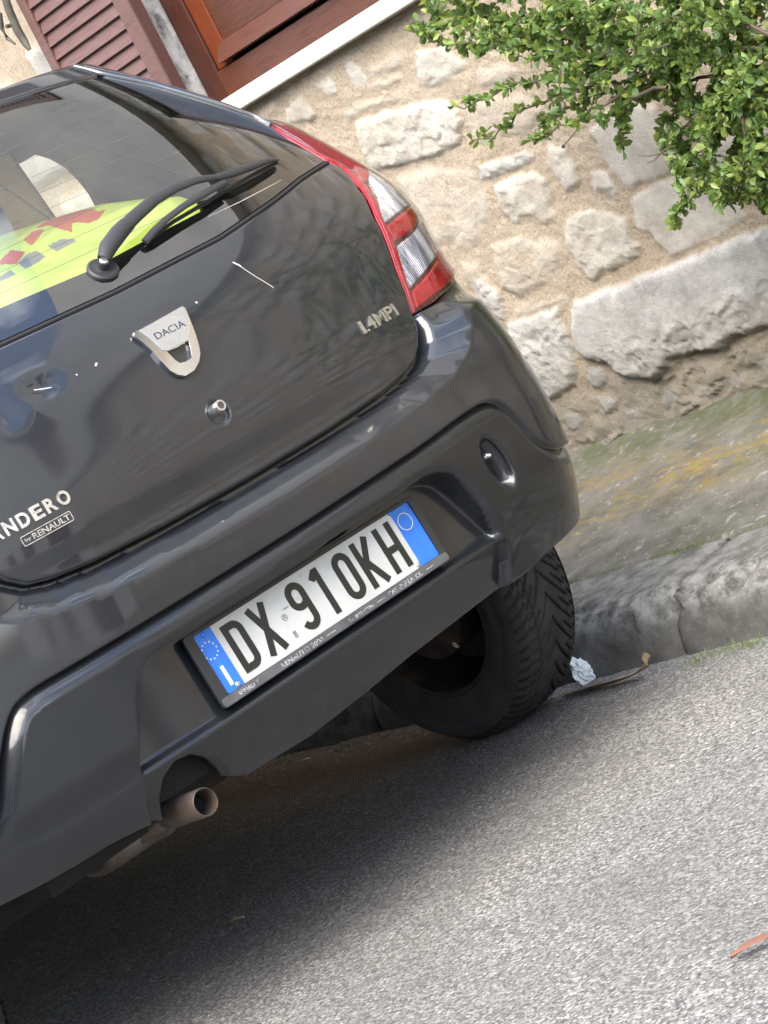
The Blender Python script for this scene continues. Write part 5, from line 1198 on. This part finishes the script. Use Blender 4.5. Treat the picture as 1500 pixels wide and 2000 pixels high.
def grow(P,leafy,base_r,depth):
    P=np.array(P);n=len(P)
    st.tube(list(P),list(np.linspace(base_r,base_r*.35,n)),6,caps=False)
    Lg=np.linalg.norm(np.diff(P,axis=0),axis=1);tot=Lg.sum()
    k=int(tot/.0046*leafy);cum=np.concatenate([[0],np.cumsum(Lg)])
    for _ in range(k):
        s_=tot*rng.uniform(.02 if depth else .12,1)**.85;q=np.array([np.interp(s_,cum,P[:,i]) for i in range(3)]);
        if not okleaf(q): continue
        i=min(np.searchsorted(cum,s_),n-1);t=P[i]-P[i-1];t/=np.linalg.norm(t)+1e-9
        r_=rng.normal(size=3);d=t*.7+r_/np.linalg.norm(r_)*1.0+np.array([-.15,0,.25]);leaf_at(V,Fc,hu,q,d,rng.uniform(.014,.029),np.clip(rng.normal(.45+.25*(s_/tot),.25),0,1))
for P,b,lf_ in BR:
    C3=[Bp(q,b) for q in P];C3=list(resamp(C3,.05,False))
    C3=[c+rng.normal(size=3)*.006 for c in C3];grow(C3,lf_*1.0,.0045,0)
    for i in range(1,len(C3)-1):
        for _ in range(3 if lf_>.9 else (2 if lf_>.7 else 1)):
            t=C3[min(i+1,len(C3)-1)]-C3[i-1];t/=np.linalg.norm(t);r_=rng.normal(size=3);d=t*.6+r_/np.linalg.norm(r_)*.75+np.array([0,0,-.08]);d/=np.linalg.norm(d);l=rng.uniform(.04,.11)*(1 if lf_>.9 else .55)
            tw=[C3[i]+d*l*u+np.array([0,0,-.02*u*u]) for u in (0,.33,.66,1)]
            if okleaf(tw[3]) and okleaf(tw[2]): grow(tw,1.15,.0016,1)
# crown beyond the frame
st.build('branch','bark',bush);st=MB()
for _ in range(120):
    c=np.array([rng.uniform(1.4,1.95),rng.uniform(-1.2,.0),rng.uniform(.9,2.2)])
    a=c+rng.normal(size=3)*.1;st=MB();grow([a,a+rng.normal(size=3)*.1,a+rng.normal(size=3)*.15],.8,.003,1)
    if _%6==0: st.build('branch','bark',bush)
fo=obj('foliage',V,Fc,'leaf',bush,True);fattr(fo,'hue',hu)
mb=MB();mb.tube([(1.98,-.40,.18),(1.93,-.38,.7),(1.88,-.30,1.2),(1.82,-.2,1.6)],[.03,.026,.022,.015],10);mb.tube([(1.88,-.30,1.2),(1.75,-.05,1.15),tuple(Bp((1600,90),1.68))],[.018,.012,.008],8);mb.tube([(1.93,-.38,.7),(1.8,-.1,.85),tuple(Bp((1560,210),1.68))],[.016,.010,.006],8);mb.build('trunk','bark',bush,smooth=True)
# bare twigs and a seed head
mb=MB();mb.tube([Bp(q,1.70) for q in ((1310,285),(1290,300),(1268,305),(1246,304))],[.0022,.002,.0015,.001],6);mb.tube([Bp(q,1.70) for q in ((1290,300),(1280,312),(1264,320))],[.0018,.0014,.001],6);mb.build('bare_twig','bark',bush);mb=MB();mb.tube([Bp(q,1.70) for q in ((1130,250),(1112,272),(1102,284))],.0012,6);mb.build('seed_stalk','bark',bush)
mb=MB();c=Bp((1100,286),1.70);mb.disc_tube(c-np.array([0,0,.005]),(0,0,1),[(0,.001),(.002,.004),(.005,.0052),(.008,.004),(.010,.001)],12);mb.build('seed_head','bark',bush,smooth=True)
# ------------------------------------------------ houses across the street (behind the camera; seen in reflections)
hb=empty('plastered_house',(-9,-3,0),label='plastered house on the far side of the street behind the viewer',cat='house')
mb=MB();mb.box((-13,-16,0),(-8.5,12,5.2));mb.build('wall','plaster2',hb)
for y in (-13,-9.5,-6,-2.5,1,4.5,8):
    mb=MB();mb.box((-8.5,y,1.1),(-8.45,y+1.1,2.5));o=mb.build('shutter_pair','shutterd',hb);mb=MB();mb.box((-8.5,y,3.3),(-8.45,y+1.1,4.5));mb.build('shutter_pair','shutterd',hb)
h2=empty('grey_house',(2.1,-9,0),label='grey plastered house further along the same pavement, behind the viewer',cat='house')
mb=MB();mb.box((2.40,-22,0),(7,-6.15,6.0));mb.build('wall','plaster',h2)
for y in (-8.2,-11,-14):
    mb=MB();mb.box((2.37,y,.15),(2.40,y+1.3,2.4));mb.build('door','shutterd',h2)
